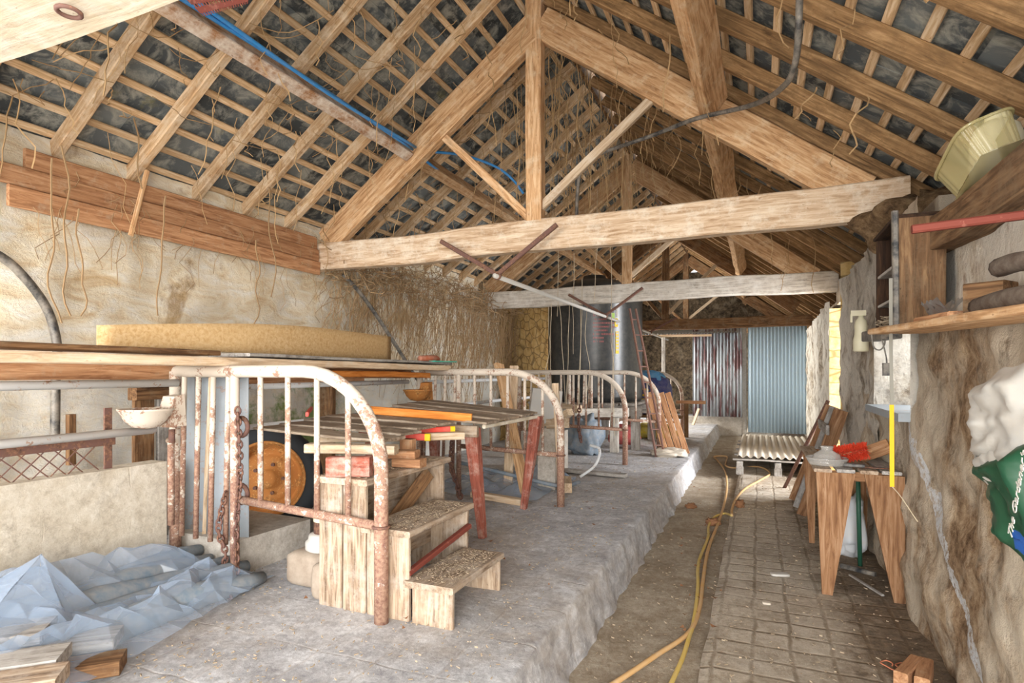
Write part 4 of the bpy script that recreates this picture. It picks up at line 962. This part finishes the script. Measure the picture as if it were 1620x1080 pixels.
# grey felt like folds under the polythene
mb = MB()
for i in range(5):
    pts = []
    for j in range(13):
        k = j / 12; pts.append((-3.2 + .11 * i + .05 * math.sin(k * 4 + i), 1.1 + 1.5 * k, ZP + .04 + .09 * (1 - i / 5) + .02 * math.sin(k * 9 + i * 2)))
    mb.tube(pts, [.03 + .05 * math.sin(PI * (j + .5) / 13) * (1 + .3 * nz3(j * .7, i)) for j in range(13)], 10)
tag(build('rolled_cloth', mb, M_BLUEG, smooth=True), 'grey folded cloth bundles lying under the clear polythene', 'cloth')
def bd(p0, p1, w_, h_, m, lab): return tag(beam('floor_board', p0, p1, w_, h_, m), lab, 'board', 'grey boards lying at the lower left corner')
q = lambda px, py, z: hit(px, py, Z=z)
zb1 = ZP + .16
bd((-3.35, 1.00, zb1 - .01), (-2.80, 1.52, zb1 - .01), .20, .05, W_GREY, 'thick grey board at the lower left corner, farthest left of the stack')
bd((-3.10, .82, zb1 - .012), (-2.48, 1.40, zb1 - .012), .17, .05, W_GREY, 'grey board in the middle of the lower left corner stack')
bd((-2.90, .76, zb1 - .015), (-2.33, 1.31, zb1 - .015), .15, .055, W_STEP, 'brown-ended board nearest the frame corner at lower left')
bd((-3.05, 1.30, ZP + .075), (-2.62, 1.70, ZP + .075), .16, .05, W_GREY, 'short grey board end behind the lower left stack')
bd((-3.0, 1.05, ZP + .045), (-2.44, 1.60, ZP + .045), .13, .06, W_BROWN, 'short dark board end under the lower left stack')
bd((-3.1, .7, ZP + .03), (-2.40, 1.3, ZP + .03), .40, .05, W_GREY, 'wide board at the bottom of the lower left stack')

# ---------------------------------------------------------------- right side: bench and what is on it
BZ = .895
bn = thing('work_bench', 'wooden bench with wide tapered board legs against the right wall', 'bench', (.6, 4.95, ZW))
for i, (xa, xb) in enumerate(((.335, .44), (.47, .575), (.60, .70), (.72, .83))):
    beam('top_board', ((xa + xb) / 2, 4.30 + .02 * (i % 2), BZ - .012), ((xa + xb) / 2, 5.62, BZ - .012), xb - xa, .022, W_GREY if i % 2 else W_STEP, bn)
for y in (4.36, 5.55): beam('cross_rail', (.35, y, BZ - .05), (.82, y, BZ - .05), .04, .06, W_BENCH, bn)
def tleg(x0, x1, xf0, xf1, y, flare=0):
    mb = MB(); z1 = BZ - .024
    mb.hexa([Vector((xf0, y - .015 + flare, ZW - .01)), Vector((xf1, y - .015 + flare, ZW - .01)), Vector((xf1, y + .015 + flare, ZW - .01)), Vector((xf0, y + .015 + flare, ZW - .01))], [Vector((x0, y - .015, z1)), Vector((x1, y - .015, z1)), Vector((x1, y + .015, z1)), Vector((x0, y + .015, z1))])
    M = axisM((x0, y, ZW), (x0, y, z1), (0, 1, 0)); Mi = M.inverted(); mb.v = [tuple(Mi @ Vector(v)) for v in mb.v]
    build('leg', mb, W_BENCH, bn, M)
tleg(.35, .575, .385, .445, 4.33); tleg(.625, .845, .79, .85, 4.33); tleg(.35, .45, .40, .44, 5.58); tleg(.62, .84, .76, .82, 5.58)
tleg(.345, .375, .40, .43, 4.45, .9) if False else None
# dish
dc = Vector((.43, 4.50, BZ))
ds = thing('plastic_dish', 'clear plastic tray with a jug-shaped lid on the left of the bench', 'dish', dc)
mb = MB(); mb.lathe([(.09, .002), (.105, .006), (.125, .045), (.13, .045), (.108, .002)], dc, 28, cap=False); tr_ = build('tray', mb, M_GLASS, ds, smooth=True)
mb = MB(); mb.torus(dc + Vector((0, 0, .046)), .128, .005); build('rim', mb, M_GLASS, tr_, smooth=True)
mb = MB(); mb.lathe([(.085, .006), (.09, .04), (.08, .07), (.05, .09), (.035, .10), (.035, .12), (.045, .125), (.04, .12), (.03, .10), (.001, .1)], dc, 28, cap=False); build('lid', mb, M_GLASS, ds, smooth=True)
# brush
bc = Vector((.585, 4.62, BZ + .075)); br = thing('brush', 'brush with bright red bristles on the bench', 'brush', bc)
mb = MB(); ax_ = Vector((.95, .12, .18)).normalized()
beam('brush_core', bc - ax_ * .11, bc + ax_ * .13, .03, .03, W_BENCH, br)
for i in range(900):
    t_ = random.uniform(-.1, .1); d = Vector((random.gauss(0, 1), random.gauss(0, 1), random.gauss(0, 1))); d = (d - ax_ * d.dot(ax_)).normalized(); r_ = random.uniform(.045, .068)
    p = bc + ax_ * t_; mb.tube([p + d * .01, p + d * r_ + ax_ * random.uniform(-.012, .012)], .0028, 3)
build('bristles', mb, M_BRIST, br)
tag(beam('paddle_board', (.66, 4.85, BZ + .02), (.84, 4.75, BZ + .12), .02, .10, W_BENCH), 'brown wooden board leaning behind the red brush on the bench', 'board')
tw = thing('trowel', 'dark handled tool lying at the front edge of the bench', 'tool', (.6, 4.42, BZ))
beam('handle', (.52, 4.42, BZ + .015), (.64, 4.41, BZ + .015), .028, .024, M_BLACK, tw); beam('blade', (.64, 4.41, BZ + .012), (.78, 4.40, BZ + .010), .03, .006, M_RUST, tw)
tag(pipe('iron_rod', [(.69, 4.95, ZW + .03), (.67, 4.92, BZ - .06)], .016, M_DKGRN), 'dark green iron rod standing under the bench', 'rod')
tag(beam('floor_stick', (.60, 4.75, ZW + .015), (.74, 4.4, ZW + .015), .02, .012, W_GREY), 'thin grey stick on the floor below the bench', 'stick')
tag(beam('black_tool', (.56, 4.90, ZW + .03), (.76, 4.78, ZW + .03), .03, .03, M_BLACK), 'short black bar lying on the floor under the bench', 'tool')
lump('straw_sack', (.66, 5.35, ZW + .24), (.22, .32, .48), M_FABW, 'pale cobwebbed sack slumped under the far end of the bench', 'sack', 21, .3)
# leaning frames
fr = thing('leaning_pallet', 'wooden slatted frame leaning on the wall beyond the bench', 'frame', (.70, 7.2, ZW))
for i, (y0_, m) in enumerate(((6.6, W_BENCH), (6.95, W_GREY), (7.35, W_BENCH))): beam('upright', (.42 - .02 * i, y0_, ZW), (.76, y0_ + .05, 1.15), .13, .04, m, fr, up=(0, 1, 0))
for z in (.5, .95): beam('crossbar', (.50 + (z - .5) * .3, 6.55, z), (.50 + (z - .5) * .3, 7.45, z), .03, .1, W_GREY, fr)
tag(pipe('iron_bar', [(.30, 8.1, ZW), (.74, 7.6, 1.2)], .022, M_RUST), 'rusty curved iron bar leaning beside the wooden frame', 'bar')
# shelf, cabinet, and things above
sh_ = tag(beam('wall_shelf', (.665, 3.60, 1.74), (.80, 2.0, 1.695), .26, .03, W_NEAR), 'rough brown plank shelf on the right wall', 'shelf')
cb = thing('wall_cupboard', 'dark open-sided wooden cupboard hung on the right wall above the window', 'cupboard', (.75, 3.8, 1.76))
beam('side_panel', (.765, 3.56, 1.755), (.765, 3.56, 2.32), .21, .02, W_BEAMD, cb, up=(0, 1, 0)); beam('side_panel', (.765, 4.12, 1.755), (.765, 4.12, 2.32), .21, .02, W_DARK, cb, up=(0, 1, 0))
beam('front_post', (.655, 3.56, 1.72), (.655, 3.56, 2.36), .03, .035, M_BLACK, cb, up=(0, 1, 0))
beam('top_panel', (.76, 3.55, 2.33), (.76, 4.14, 2.33), .22, .02, W_DARK, cb); beam('bottom_panel', (.76, 3.55, 1.765), (.76, 4.14, 1.765), .22, .02, W_DARK, cb)
beam('back_panel', (.865, 3.56, 2.05), (.865, 4.12, 2.05), .012, .54, W_DARK, cb)
for z in (1.92, 2.09): beam('inner_shelf', (.765, 3.58, z), (.765, 4.1, z), .2, .016, W_GREY, cb)
mb = MB()
for i in range(90):
    p = Vector((.72 + random.uniform(-.06, .06), 3.85 + random.uniform(-.18, .18), 1.79 + random.uniform(0, .05))); d = Vector((random.uniform(-1, 1), random.uniform(-1, 1), random.uniform(-.3, .5))) * .05
    mb.tube([p - d, p + d], .003, 3)
tag(build('nest_straw', mb, M_STRAW), 'old straw nest inside the dark cupboard', 'nest', kind='stuff')
tag(beam('black_box', (.66, 3.68, 1.735 + .0), (.62, 4.05, 1.735), .1, .06, M_BLACK), 'flat black plastic box under the cupboard', 'box')
tag(beam('bracket_bar', (.51, 2.5, 2.04), (.855, 2.5, 2.06), .03, .03, M_REDIRON), 'red-brown iron bar sticking out from the right wall above the shelf', 'bar')
tag(beam('wall_beam', (.92, 1.9, 2.225), (.88, 4.1, 2.225), .17, .17, W_BEAMD, wob=.02), 'thick rough dusty timber laid along the right wall above the shelf', 'beam')
def box_(name, c, s, m, lab, cat, rz=0, parent=None):
    mb = MB(); mb.box(c, s, Matrix.Rotation(rz, 3, 'Z')); return tag(build(name, mb, m, parent), lab, cat)
beam('timber_block', (.76, 2.78, 1.80), (.86, 2.70, 1.80), .12, .13, W_BROWN); tag(COL.objects[-1], 'dusty brown wooden block standing on the wall shelf', 'block')
tag(beam('timber_offcut', (.72, 3.25, 1.755 + .01), (.75, 2.85, 1.745 + .01), .1, .03, W_PLANK), 'flat orange wood offcut on the wall shelf', 'timber')
mb = MB(); mb.grid(lambda u, v: (.76 + .10 * (v - .5), 3.30 - .28 * u + nz3(u * 6, v * 6) * .02, 1.775 + .07 * abs(v - .5) * 2 + .03 * nz3(u * 9, v * 9)), 14, 8)
tag(build('foil_tray', mb, M_FOIL), 'crumpled silver foil tray on the wall shelf', 'tray')
tag(pipe('log', bez([(.80, 2.62, 1.90), (.82, 2.5, 1.90), (.86, 2.35, 1.88)]), .035, M_BARK), 'dark gnarled branch piece resting beside the shelf block', 'log')
tag(pipe('log', bez([(.74, 2.62, 1.76), (.76, 2.4, 1.765), (.80, 2.2, 1.76)]), .035, M_BARK), 'dark log lying at the end of the wall shelf', 'log')
# plastic tub and jug above
t0 = hit(1556, 262, X=.86)
tu = thing('plastic_tub', 'ribbed clear yellowish plastic tub lying tilted on the wall timber', 'tub', t0); mb = MB(); R_ = Matrix.Rotation(-.25, 3, 'X') @ Matrix.Rotation(-.35, 3, 'Y')
def tubf(u, v):
    a = u * 2 * PI; rx, ry = .10 - .02 * (1 - v), .20 - .02 * (1 - v); c_, s_ = math.cos(a), math.sin(a)
    x = math.copysign(abs(c_) ** .45, c_) * rx; y = math.copysign(abs(s_) ** .45, s_) * ry; k = 1 + .015 * math.sin(a * 28)
    return t0 + R_ @ Vector((x * k, y * k, -.03 + .13 * v))
mb.grid(tubf, 112, 6); mb.add([t0 + R_ @ Vector(v) for v in ((-.075, -.17, -.03), (.075, -.17, -.03), (.075, .17, -.03), (-.075, .17, -.03))], [(0, 1, 2, 3)]); tb_ = build('tub_body', mb, M_TUB, tu, smooth=True)
mb = MB(); base = [t0 + R_ @ Vector((math.copysign(abs(math.cos(a)) ** .45, math.cos(a)) * .106, math.copysign(abs(math.sin(a)) ** .45, math.sin(a)) * .206, .10)) for a in [2 * PI * i / 48 for i in range(49)]]; mb.tube(base, .007, 6); build('tub_rim', mb, M_TUB, tb_, smooth=True)
jc = Vector((.95, 3.14, 2.31)); jg = thing('plastic_jug', 'cream plastic container behind the clear tub near the right eaves', 'jug', jc)
mb = MB(); mb.lathe([(.08, 0), (.095, .01), (.095, .22), (.08, .27), (.045, .3)], jc, 24); jb_ = build('jug_body', mb, M_CANW, jg, smooth=True)
mb = MB(); mb.lathe([(.042, .3), (.042, .33)], jc, 20); build('cap', mb, M_CANW, jb_, smooth=True)
# spray bottle hung on pier
sb0 = hit(1362, 556, X=.785); sb = thing('spray_bottle', 'translucent cream spray bottle hanging on the pier beyond the window', 'bottle', sb0)
mb = MB(); mb.lathe([(.05, 0), (.058, .01), (.058, .10), (.05, .13), (.045, .17), (.05, .21), (.04, .26), (.022, .28), (.02, .30)], sb0, 20); build('bottle_body', mb, M_CANW, sb, smooth=True)
mb = MB(); mb.box(sb0 + Vector((-.02, 0, .32)), (.11, .04, .045)); mb.box(sb0 + Vector((-.07, 0, .28)), (.015, .02, .07)); build('trigger_head', mb, M_CANW, sb)
# strap, cable and plug
p1, p2, p3 = hit(1410, 440, Y=3.50), hit(1411, 640, Y=3.50), hit(1412, 770, Y=3.50)
sr = thing('hanging_strap', 'narrow strap hanging from the cupboard past the window, its lower part yellow', 'strap', p3)
beam('grey_length', p1, p2, .016, .003, M_STRAP, sr, up=(0, 1, 0)); o = beam('yellow_length', p2, p3, .02, .003, M_YSTRAP, sr, up=(0, 1, 0)); o['label'] = 'yellow lower length'
tag(pipe('twine_end', bez([p3, hit(1425, 785, Y=3.55), hit(1445, 815, Y=3.6), hit(1452, 825, Y=3.6)]), .0025, M_TWINE), 'thin string trailing from the yellow strap to the wall', 'string')
pg = thing('plug_and_lead', 'black plug dangling on its lead in front of the window', 'plug', hit(1402, 592, Y=3.75))
pipe('lead', bez([hit(1378, 522, Y=3.8), hit(1382, 548, Y=3.8), hit(1393, 553, Y=3.78), hit(1400, 540, Y=3.76), hit(1392, 522, Y=3.75), hit(1401, 560, Y=3.75), hit(1403, 575, Y=3.75)]), .004, M_BLACK, pg)
mb = MB(); mb.box(hit(1402, 584, Y=3.75), (.032, .03, .07)); build('plug_body', mb, M_BLACK, pg)
# compost bag on right wall
cg = thing('compost_bag', 'white and dark green printed plastic bag hanging on the right wall at the photo edge', 'bag', (.74, 2.6, .9))
A = lambda px, py, off=0: hit(px, py, X=.76 - off)
def bagpatch(nm, corners, mat, bulge, sd, nu=26, nv=26):
    a, b, c, d = [Vector(x) for x in corners]; mb = MB()
    def f(u, v):
        p = a.lerp(b, u).lerp(d.lerp(c, u), v); e = min(1, min(u, 1 - u, v, 1 - v) * 5)
        return p + Vector((-1, -.15, 0)) * (bulge * e * (.5 + abs(nz3(u * 3, v * 3, sd)) * 1.2 + .35 * abs(nz3(u * 9, v * 9, sd)))) + Vector((0, nz3(u * 3, v * 3, sd + 1), nz3(u * 3, v * 3, sd + 2))) * .022
    mb.grid(f, nu, nv); return build(nm, mb, mat, cg, smooth=True)
bagpatch('white_upper', (A(1541, 612), A(1640, 560), A(1650, 760), A(1542, 735)), M_WHITEP, .055, 2)
bagpatch('green_lower', (A(1548, 715), A(1650, 690), A(1680, 960), A(1592, 850)), M_GREEN, .06, 6)
bagpatch('white_fold', (A(1541, 720, .03), A(1575, 712, .03), A(1600, 790, .03), A(1560, 760, .03)), M_WHITEP, .02, 9, 10, 10)
bagpatch('blue_print', (A(1601, 838, .10), A(1640, 850, .10), A(1650, 900, .10), A(1606, 868, .10)), M_BLUEP, .005, 4, 6, 6)
def text_on(s, M, size, mat, parent):
    cu = bpy.data.curves.new('writing', 'FONT'); cu.body = s; cu.size = size; cu.extrude = .001; cu.shear = .2
    to = bpy.data.objects.new('writing_tmp', cu); COL.objects.link(to); dg = bpy.context.evaluated_depsgraph_get(); me = bpy.data.meshes.new_from_object(to.evaluated_get(dg))
    bpy.data.objects.remove(to); mb = MB(); mb.v = [tuple(v.co) for v in me.vertices]; mb.f = [tuple(p.vertices) for p in me.polygons]
    bpy.data.meshes.remove(me)
    return build('writing', mb, mat, parent, M)
pa, pb = A(1600, 855, .125), A(1615, 765, .125); xx = (pb - pa).normalized(); zz = Vector((-1, 0, 0)); yy_ = zz.cross(xx).normalized(); zz = xx.cross(yy_)
Mx = Matrix((xx, yy_, zz)).transposed().to_4x4(); Mx.translation = pa
text_on("The Gardener's", Mx, .042, M_WHITEP, cg)
# bits on the floor, lower right
tag(beam('timber_block', q(1425, 1075, ZW + .04), q(1452, 1050, ZW + .04), .06, .07, W_PLANK), 'small sawn wooden block at the bottom edge, left of two by the wall', 'block')
tag(beam('timber_block', q(1458, 1085, ZW + .04), q(1466, 1052, ZW + .04), .06, .08, W_PLANK), 'small sawn wooden block at the bottom edge, right of two by the wall', 'block')
mb = MB(); c0 = q(1398, 1052, ZW + .01); pts = [c0 + Vector((.035 * math.cos(a) * (1 + .2 * math.sin(3 * a)) + .01 * a, .05 * math.sin(a), .004 + .003 * math.sin(a * 2))) for a in [i * .35 for i in range(34)]]
mb.tube(pts, .0035, 5); tag(build('twine_loop', mb, M_OTWINE, smooth=True), 'loop of orange twine on the walkway by the sawn blocks', 'twine')
rock('plaster_chip', q(1234, 908, ZW + .012), (.13, .07, .02), M_WHITEP, 'flat white plaster chip in the middle of the walkway', 'chip', .3)
rock('plaster_chip', q(1213, 953, ZW + .01), (.05, .05, .015), M_CHIP, 'small grey chip on the walkway nearer than the white chip', 'chip')
lump('dry_leaf_clump', q(1170, 797, ZW + .03) * 1.0, (.09, .09, .08), M_LEAF, 'dark leaf clump at the edge of the walkway by the hose', 'leaves', 3, .5)
# ---------------------------------------------------------------- hose in the channel
def gz(x): return .03 if x < -.29 else ZW + .02
def hp(px, py):
    p = hit(px, py, Z=.03)
    if p.x > -.28: p = hit(px, py, Z=ZW + .018)
    return p
hz = [hp(*t) for t in ((940, 1100), (985, 1072), (1040, 1035), (1090, 1000), (1107, 960), (1112, 920), (1120, 870), (1135, 830), (1145, 800), (1150, 770), (1147, 745), (1135, 728), (1130, 722), (1150, 722), (1148, 736), (1165, 740), (1200, 738), (1218, 748), (1205, 758), (1180, 772), (1165, 788), (1158, 805), (1158, 815), (1146, 812), (1130, 818), (1121, 832), (1120, 850), (1108, 880), (1104, 900), (1104, 930), (1098, 980), (1090, 1008), (1080, 1040), (1060, 1085), (1050, 1110))]
k_ = 23
tag(pipe('garden_hose', bez(hz[:k_], 6), .0135, M_HOSE2, n=8), 'long tan yellow hose snaking along the dung channel', 'hose')
tag(pipe('garden_hose', bez(hz[k_ - 1:], 6), .012, M_HOSE, n=8), 'brighter yellow hose twisted beside the tan one in the channel', 'hose')
lump('leaf_clump', hp(1128, 826) , (.12, .1, .07), M_LEAF, 'clump of brown leaves under the hose in the channel', 'leaves', 8, .6)
lump('leaf_clump', hp(1093, 800), (.1, .1, .05), M_LEAF, 'clump of brown leaves left of the hose in the channel', 'leaves', 12, .6)

# ---------------------------------------------------------------- perforated metal at the top, beam detail
mb = MB(); a = hit(300, -30, X=-2.6); 
pa_ = slope_pt(-1, (2.55 - -RX * 0) * 0 + 1.0, 2.0, -.02)
c4 = [hit(255, -40, Y=2.0), hit(400, -40, Y=2.2), hit(392, 6, Y=2.2), hit(322, 26, Y=2.1)]
mb = MB(); aa, b_, c_, d_ = c4
mb.grid(lambda u, v: aa.lerp(b_, u).lerp(d_.lerp(c_, u), v), 40, 14, lambda u, v: (int(u * 40) % 2 == 0 and int(v * 14) % 3 == 1))
tag(build('perforated_sheet', mb, M_REDIRON, solid=.003), 'brick-red rusty perforated metal strip tucked under the left roof slope', 'sheet')
mb = MB(); mb.torus(hit(109, 19, Z=2.59), .03, .007, Matrix.Rotation(.0, 3, 'X')); tag(build('iron_washer', mb, M_RUST, smooth=True), 'rusty iron washer ring under the nearest whitewashed beam', 'washer')

# ---------------------------------------------------------------- strings and creepers
R2 = random.Random(11)
def strand(mb, p, q_, r, sag=.0, wob=.03, n=9, k=3):
    p, q_ = Vector(p), Vector(q_); s1, s2 = R2.random() * 30, R2.random() * 30; pts = []
    for i in range(n):
        t_ = i / (n - 1); e = math.sin(PI * t_) if sag else min(1, t_ * 3)
        pts.append(p.lerp(q_, t_) + Vector((nz3(t_ * 3, s1), nz3(t_ * 3, s2), 0)) * wob * 2 * e - Vector((0, 0, sag * math.sin(PI * t_))))
    mb.tube(pts, r, k, False)
tw = sorted([(872, 480, 872, 640), (868, 500, 865, 610), (885, 482, 893, 640), (901, 480, 897, 650), (918, 470, 915, 705), (921, 440, 913, 690), (929, 490, 930, 620), (945, 300, 938, 480), (963, 350, 976, 690), (966, 500, 972, 610), (884, 330, 882, 500), (908, 400, 906, 560)])
for i, (x0, y0_, x1, y1_) in enumerate(tw):
    mb = MB(); yy0 = 8.86; y0_ = min(y0_, 484)
    strand(mb, hit(x0, y0_, Y=yy0), hit(x1, y1_, Y=yy0), .0045, 0, .03, 10, 4)
    tag(build('hanging_string', mb, M_TWINE, smooth=True), 'thin pale string hanging before the black tank, %s from the left' % ORD[i], 'string', 'strings hanging before the tank')
# vines hanging from roof of the middle bays
mb = MB()
for i in range(330):
    y = R2.uniform(1.6, 8.8); x = R2.uniform(-4.2, -1.0) if R2.random() < .8 else R2.uniform(-1, .6)
    if i % 3 == 0: x = R2.gauss(-1.9, .35); y = R2.uniform(5.2, 8.6)
    z = P(x) + .02; L = R2.uniform(.15, .9) * (1.9 if i % 3 == 0 else .8)
    strand(mb, (x, y, z), (x + R2.uniform(-.12, .12), y + R2.uniform(-.12, .12), max(1.75, z - L)), R2.uniform(.0025, .0055), 0, .05, 9)
for i in range(260):     # tendrils creeping over rafters
    side = -1; s = R2.uniform(.1, 3.0); y = R2.uniform(1.8, 9); a = slope_pt(side, s, y, -.01); b = slope_pt(side, s + R2.uniform(-.5, .5), y + R2.uniform(-.5, .5), -.01)
    strand(mb, a, b, .003, R2.uniform(0, .1), .05, 8)
tag(build('hanging_creeper', mb, M_VINE), 'dead creeper stems trailing from the rafters and battens', 'creeper', kind='stuff')
mb = MB()
for i in range(620):
    y = 5.0 + 5.3 * R2.random(); x = XL + .07 + R2.uniform(0, .08); zt = 2.9 - R2.random() ** 2 * .7
    L = R2.uniform(.3, 1.0) + (.5 if y > 6 else 0) * R2.random() + .5 * R2.random() * (y > 7.5)
    strand(mb, (x + R2.uniform(0, .12) , y, zt), (XL + .06, y + R2.uniform(-.25, .25), max(.5, zt - L)), R2.uniform(.002, .0045), 0, .07, 8)
for i in range(300):
    y = 5.0 + 5.0 * R2.random(); p = Vector((XL + R2.uniform(.08, .3), y, 2.75 + R2.uniform(-.2, .25)))
    strand(mb, p, p + Vector((R2.uniform(-.1, .35), R2.uniform(-.6, .6), R2.uniform(-.35, .15))), .005, R2.uniform(0, .12), .08, 8)
tag(build('wall_creeper', mb, M_VINE2), 'dense mat of dead creeper hanging over the left wall past the large tie beam', 'creeper', kind='stuff')
mb = MB()
for i in range(40):
    y = R2.uniform(2.1, 4.8); x = XL + .12; z = 2.6 + R2.uniform(-.05, .3); strand(mb, (x, y, z), (x, y + R2.uniform(-.15, .15), z - R2.uniform(.15, .5)), .003, 0, .05, 7)
for (px, a_, b_) in ((82, 250, 510), (97, 230, 500), (125, 330, 500), (262, 310, 500), (405, 380, 550), (215, 10, 300), (420, 200, 470)):
    strand(mb, hit(px, a_, X=-4.0), hit(px + R2.uniform(-12, 14), b_, X=-4.2), .0055, 0, .06, 14, 4)
tag(build('wall_tendrils', mb, M_VINE2), 'thin dead tendrils dangling over the cream wall near the eaves boards', 'creeper', kind='stuff')

# ---------------------------------------------------------------- straw, leaves and grit on the floors
mb = MB()
for i in range(4200):
    y = 1.6 + 9 * R2.random() ** 1.6; x = R2.uniform(-3.2, .8)
    if -.99 < x < -.85: continue
    z = ZP if x < -.99 else (.0 if x < -.28 else ZW); z += .011; a = R2.uniform(0, PI); l = R2.uniform(.006, .02); d = Vector((math.cos(a), math.sin(a), R2.uniform(-.1, .2))) * l
    p = Vector((x, y, z)); mb.tube([p - d * .5, p + d * .5], R2.uniform(.0015, .004), 3)
tag(build('straw_litter', mb, M_STRAW), 'scattered straw, grit and chips over the concrete floor', 'litter', kind='stuff')
mb = MB()
for (nx, zt, ya, yb, xa, xb) in ((500, ZP + .212, 2.5, 3.05, -1.62, -1.38), (600, ZP + .457, 2.5, 3.15, -1.88, -1.62), (700, ZP + .697, 2.5, 3.3, -2.18, -1.88)):
    for i in range(nx):
        p = Vector((R2.uniform(xa, xb), R2.uniform(ya, yb), zt + .003)); a = R2.uniform(0, PI); d = Vector((math.cos(a), math.sin(a), .1)) * R2.uniform(.003, .008); mb.tube([p - d, p + d], .0016, 3)
tag(build('step_litter', mb, M_STRAW), 'chaff and dust lying on the wooden treads', 'litter', kind='stuff')
mb = MB()
for i in range(60):
    p = hp(R2.uniform(1075, 1140), R2.uniform(760, 1000)) if i % 2 else Vector((R2.uniform(-2.4, -1.05), R2.uniform(2.2, 8), ZP + .015)); s_ = R2.uniform(.012, .03); a = R2.uniform(0, 6)
    mb.add([p + Vector((s_ * math.cos(a + k * 1.57) * (1 if k % 2 else .55), s_ * math.sin(a + k * 1.57) * (1 if k % 2 else .55), .006 + .01 * (k % 2))) for k in range(4)], [(0, 1, 2, 3)])
tag(build('dry_leaves', mb, M_LEAF), 'dry brown leaves scattered in the channel and on the platform', 'leaves', kind='stuff')
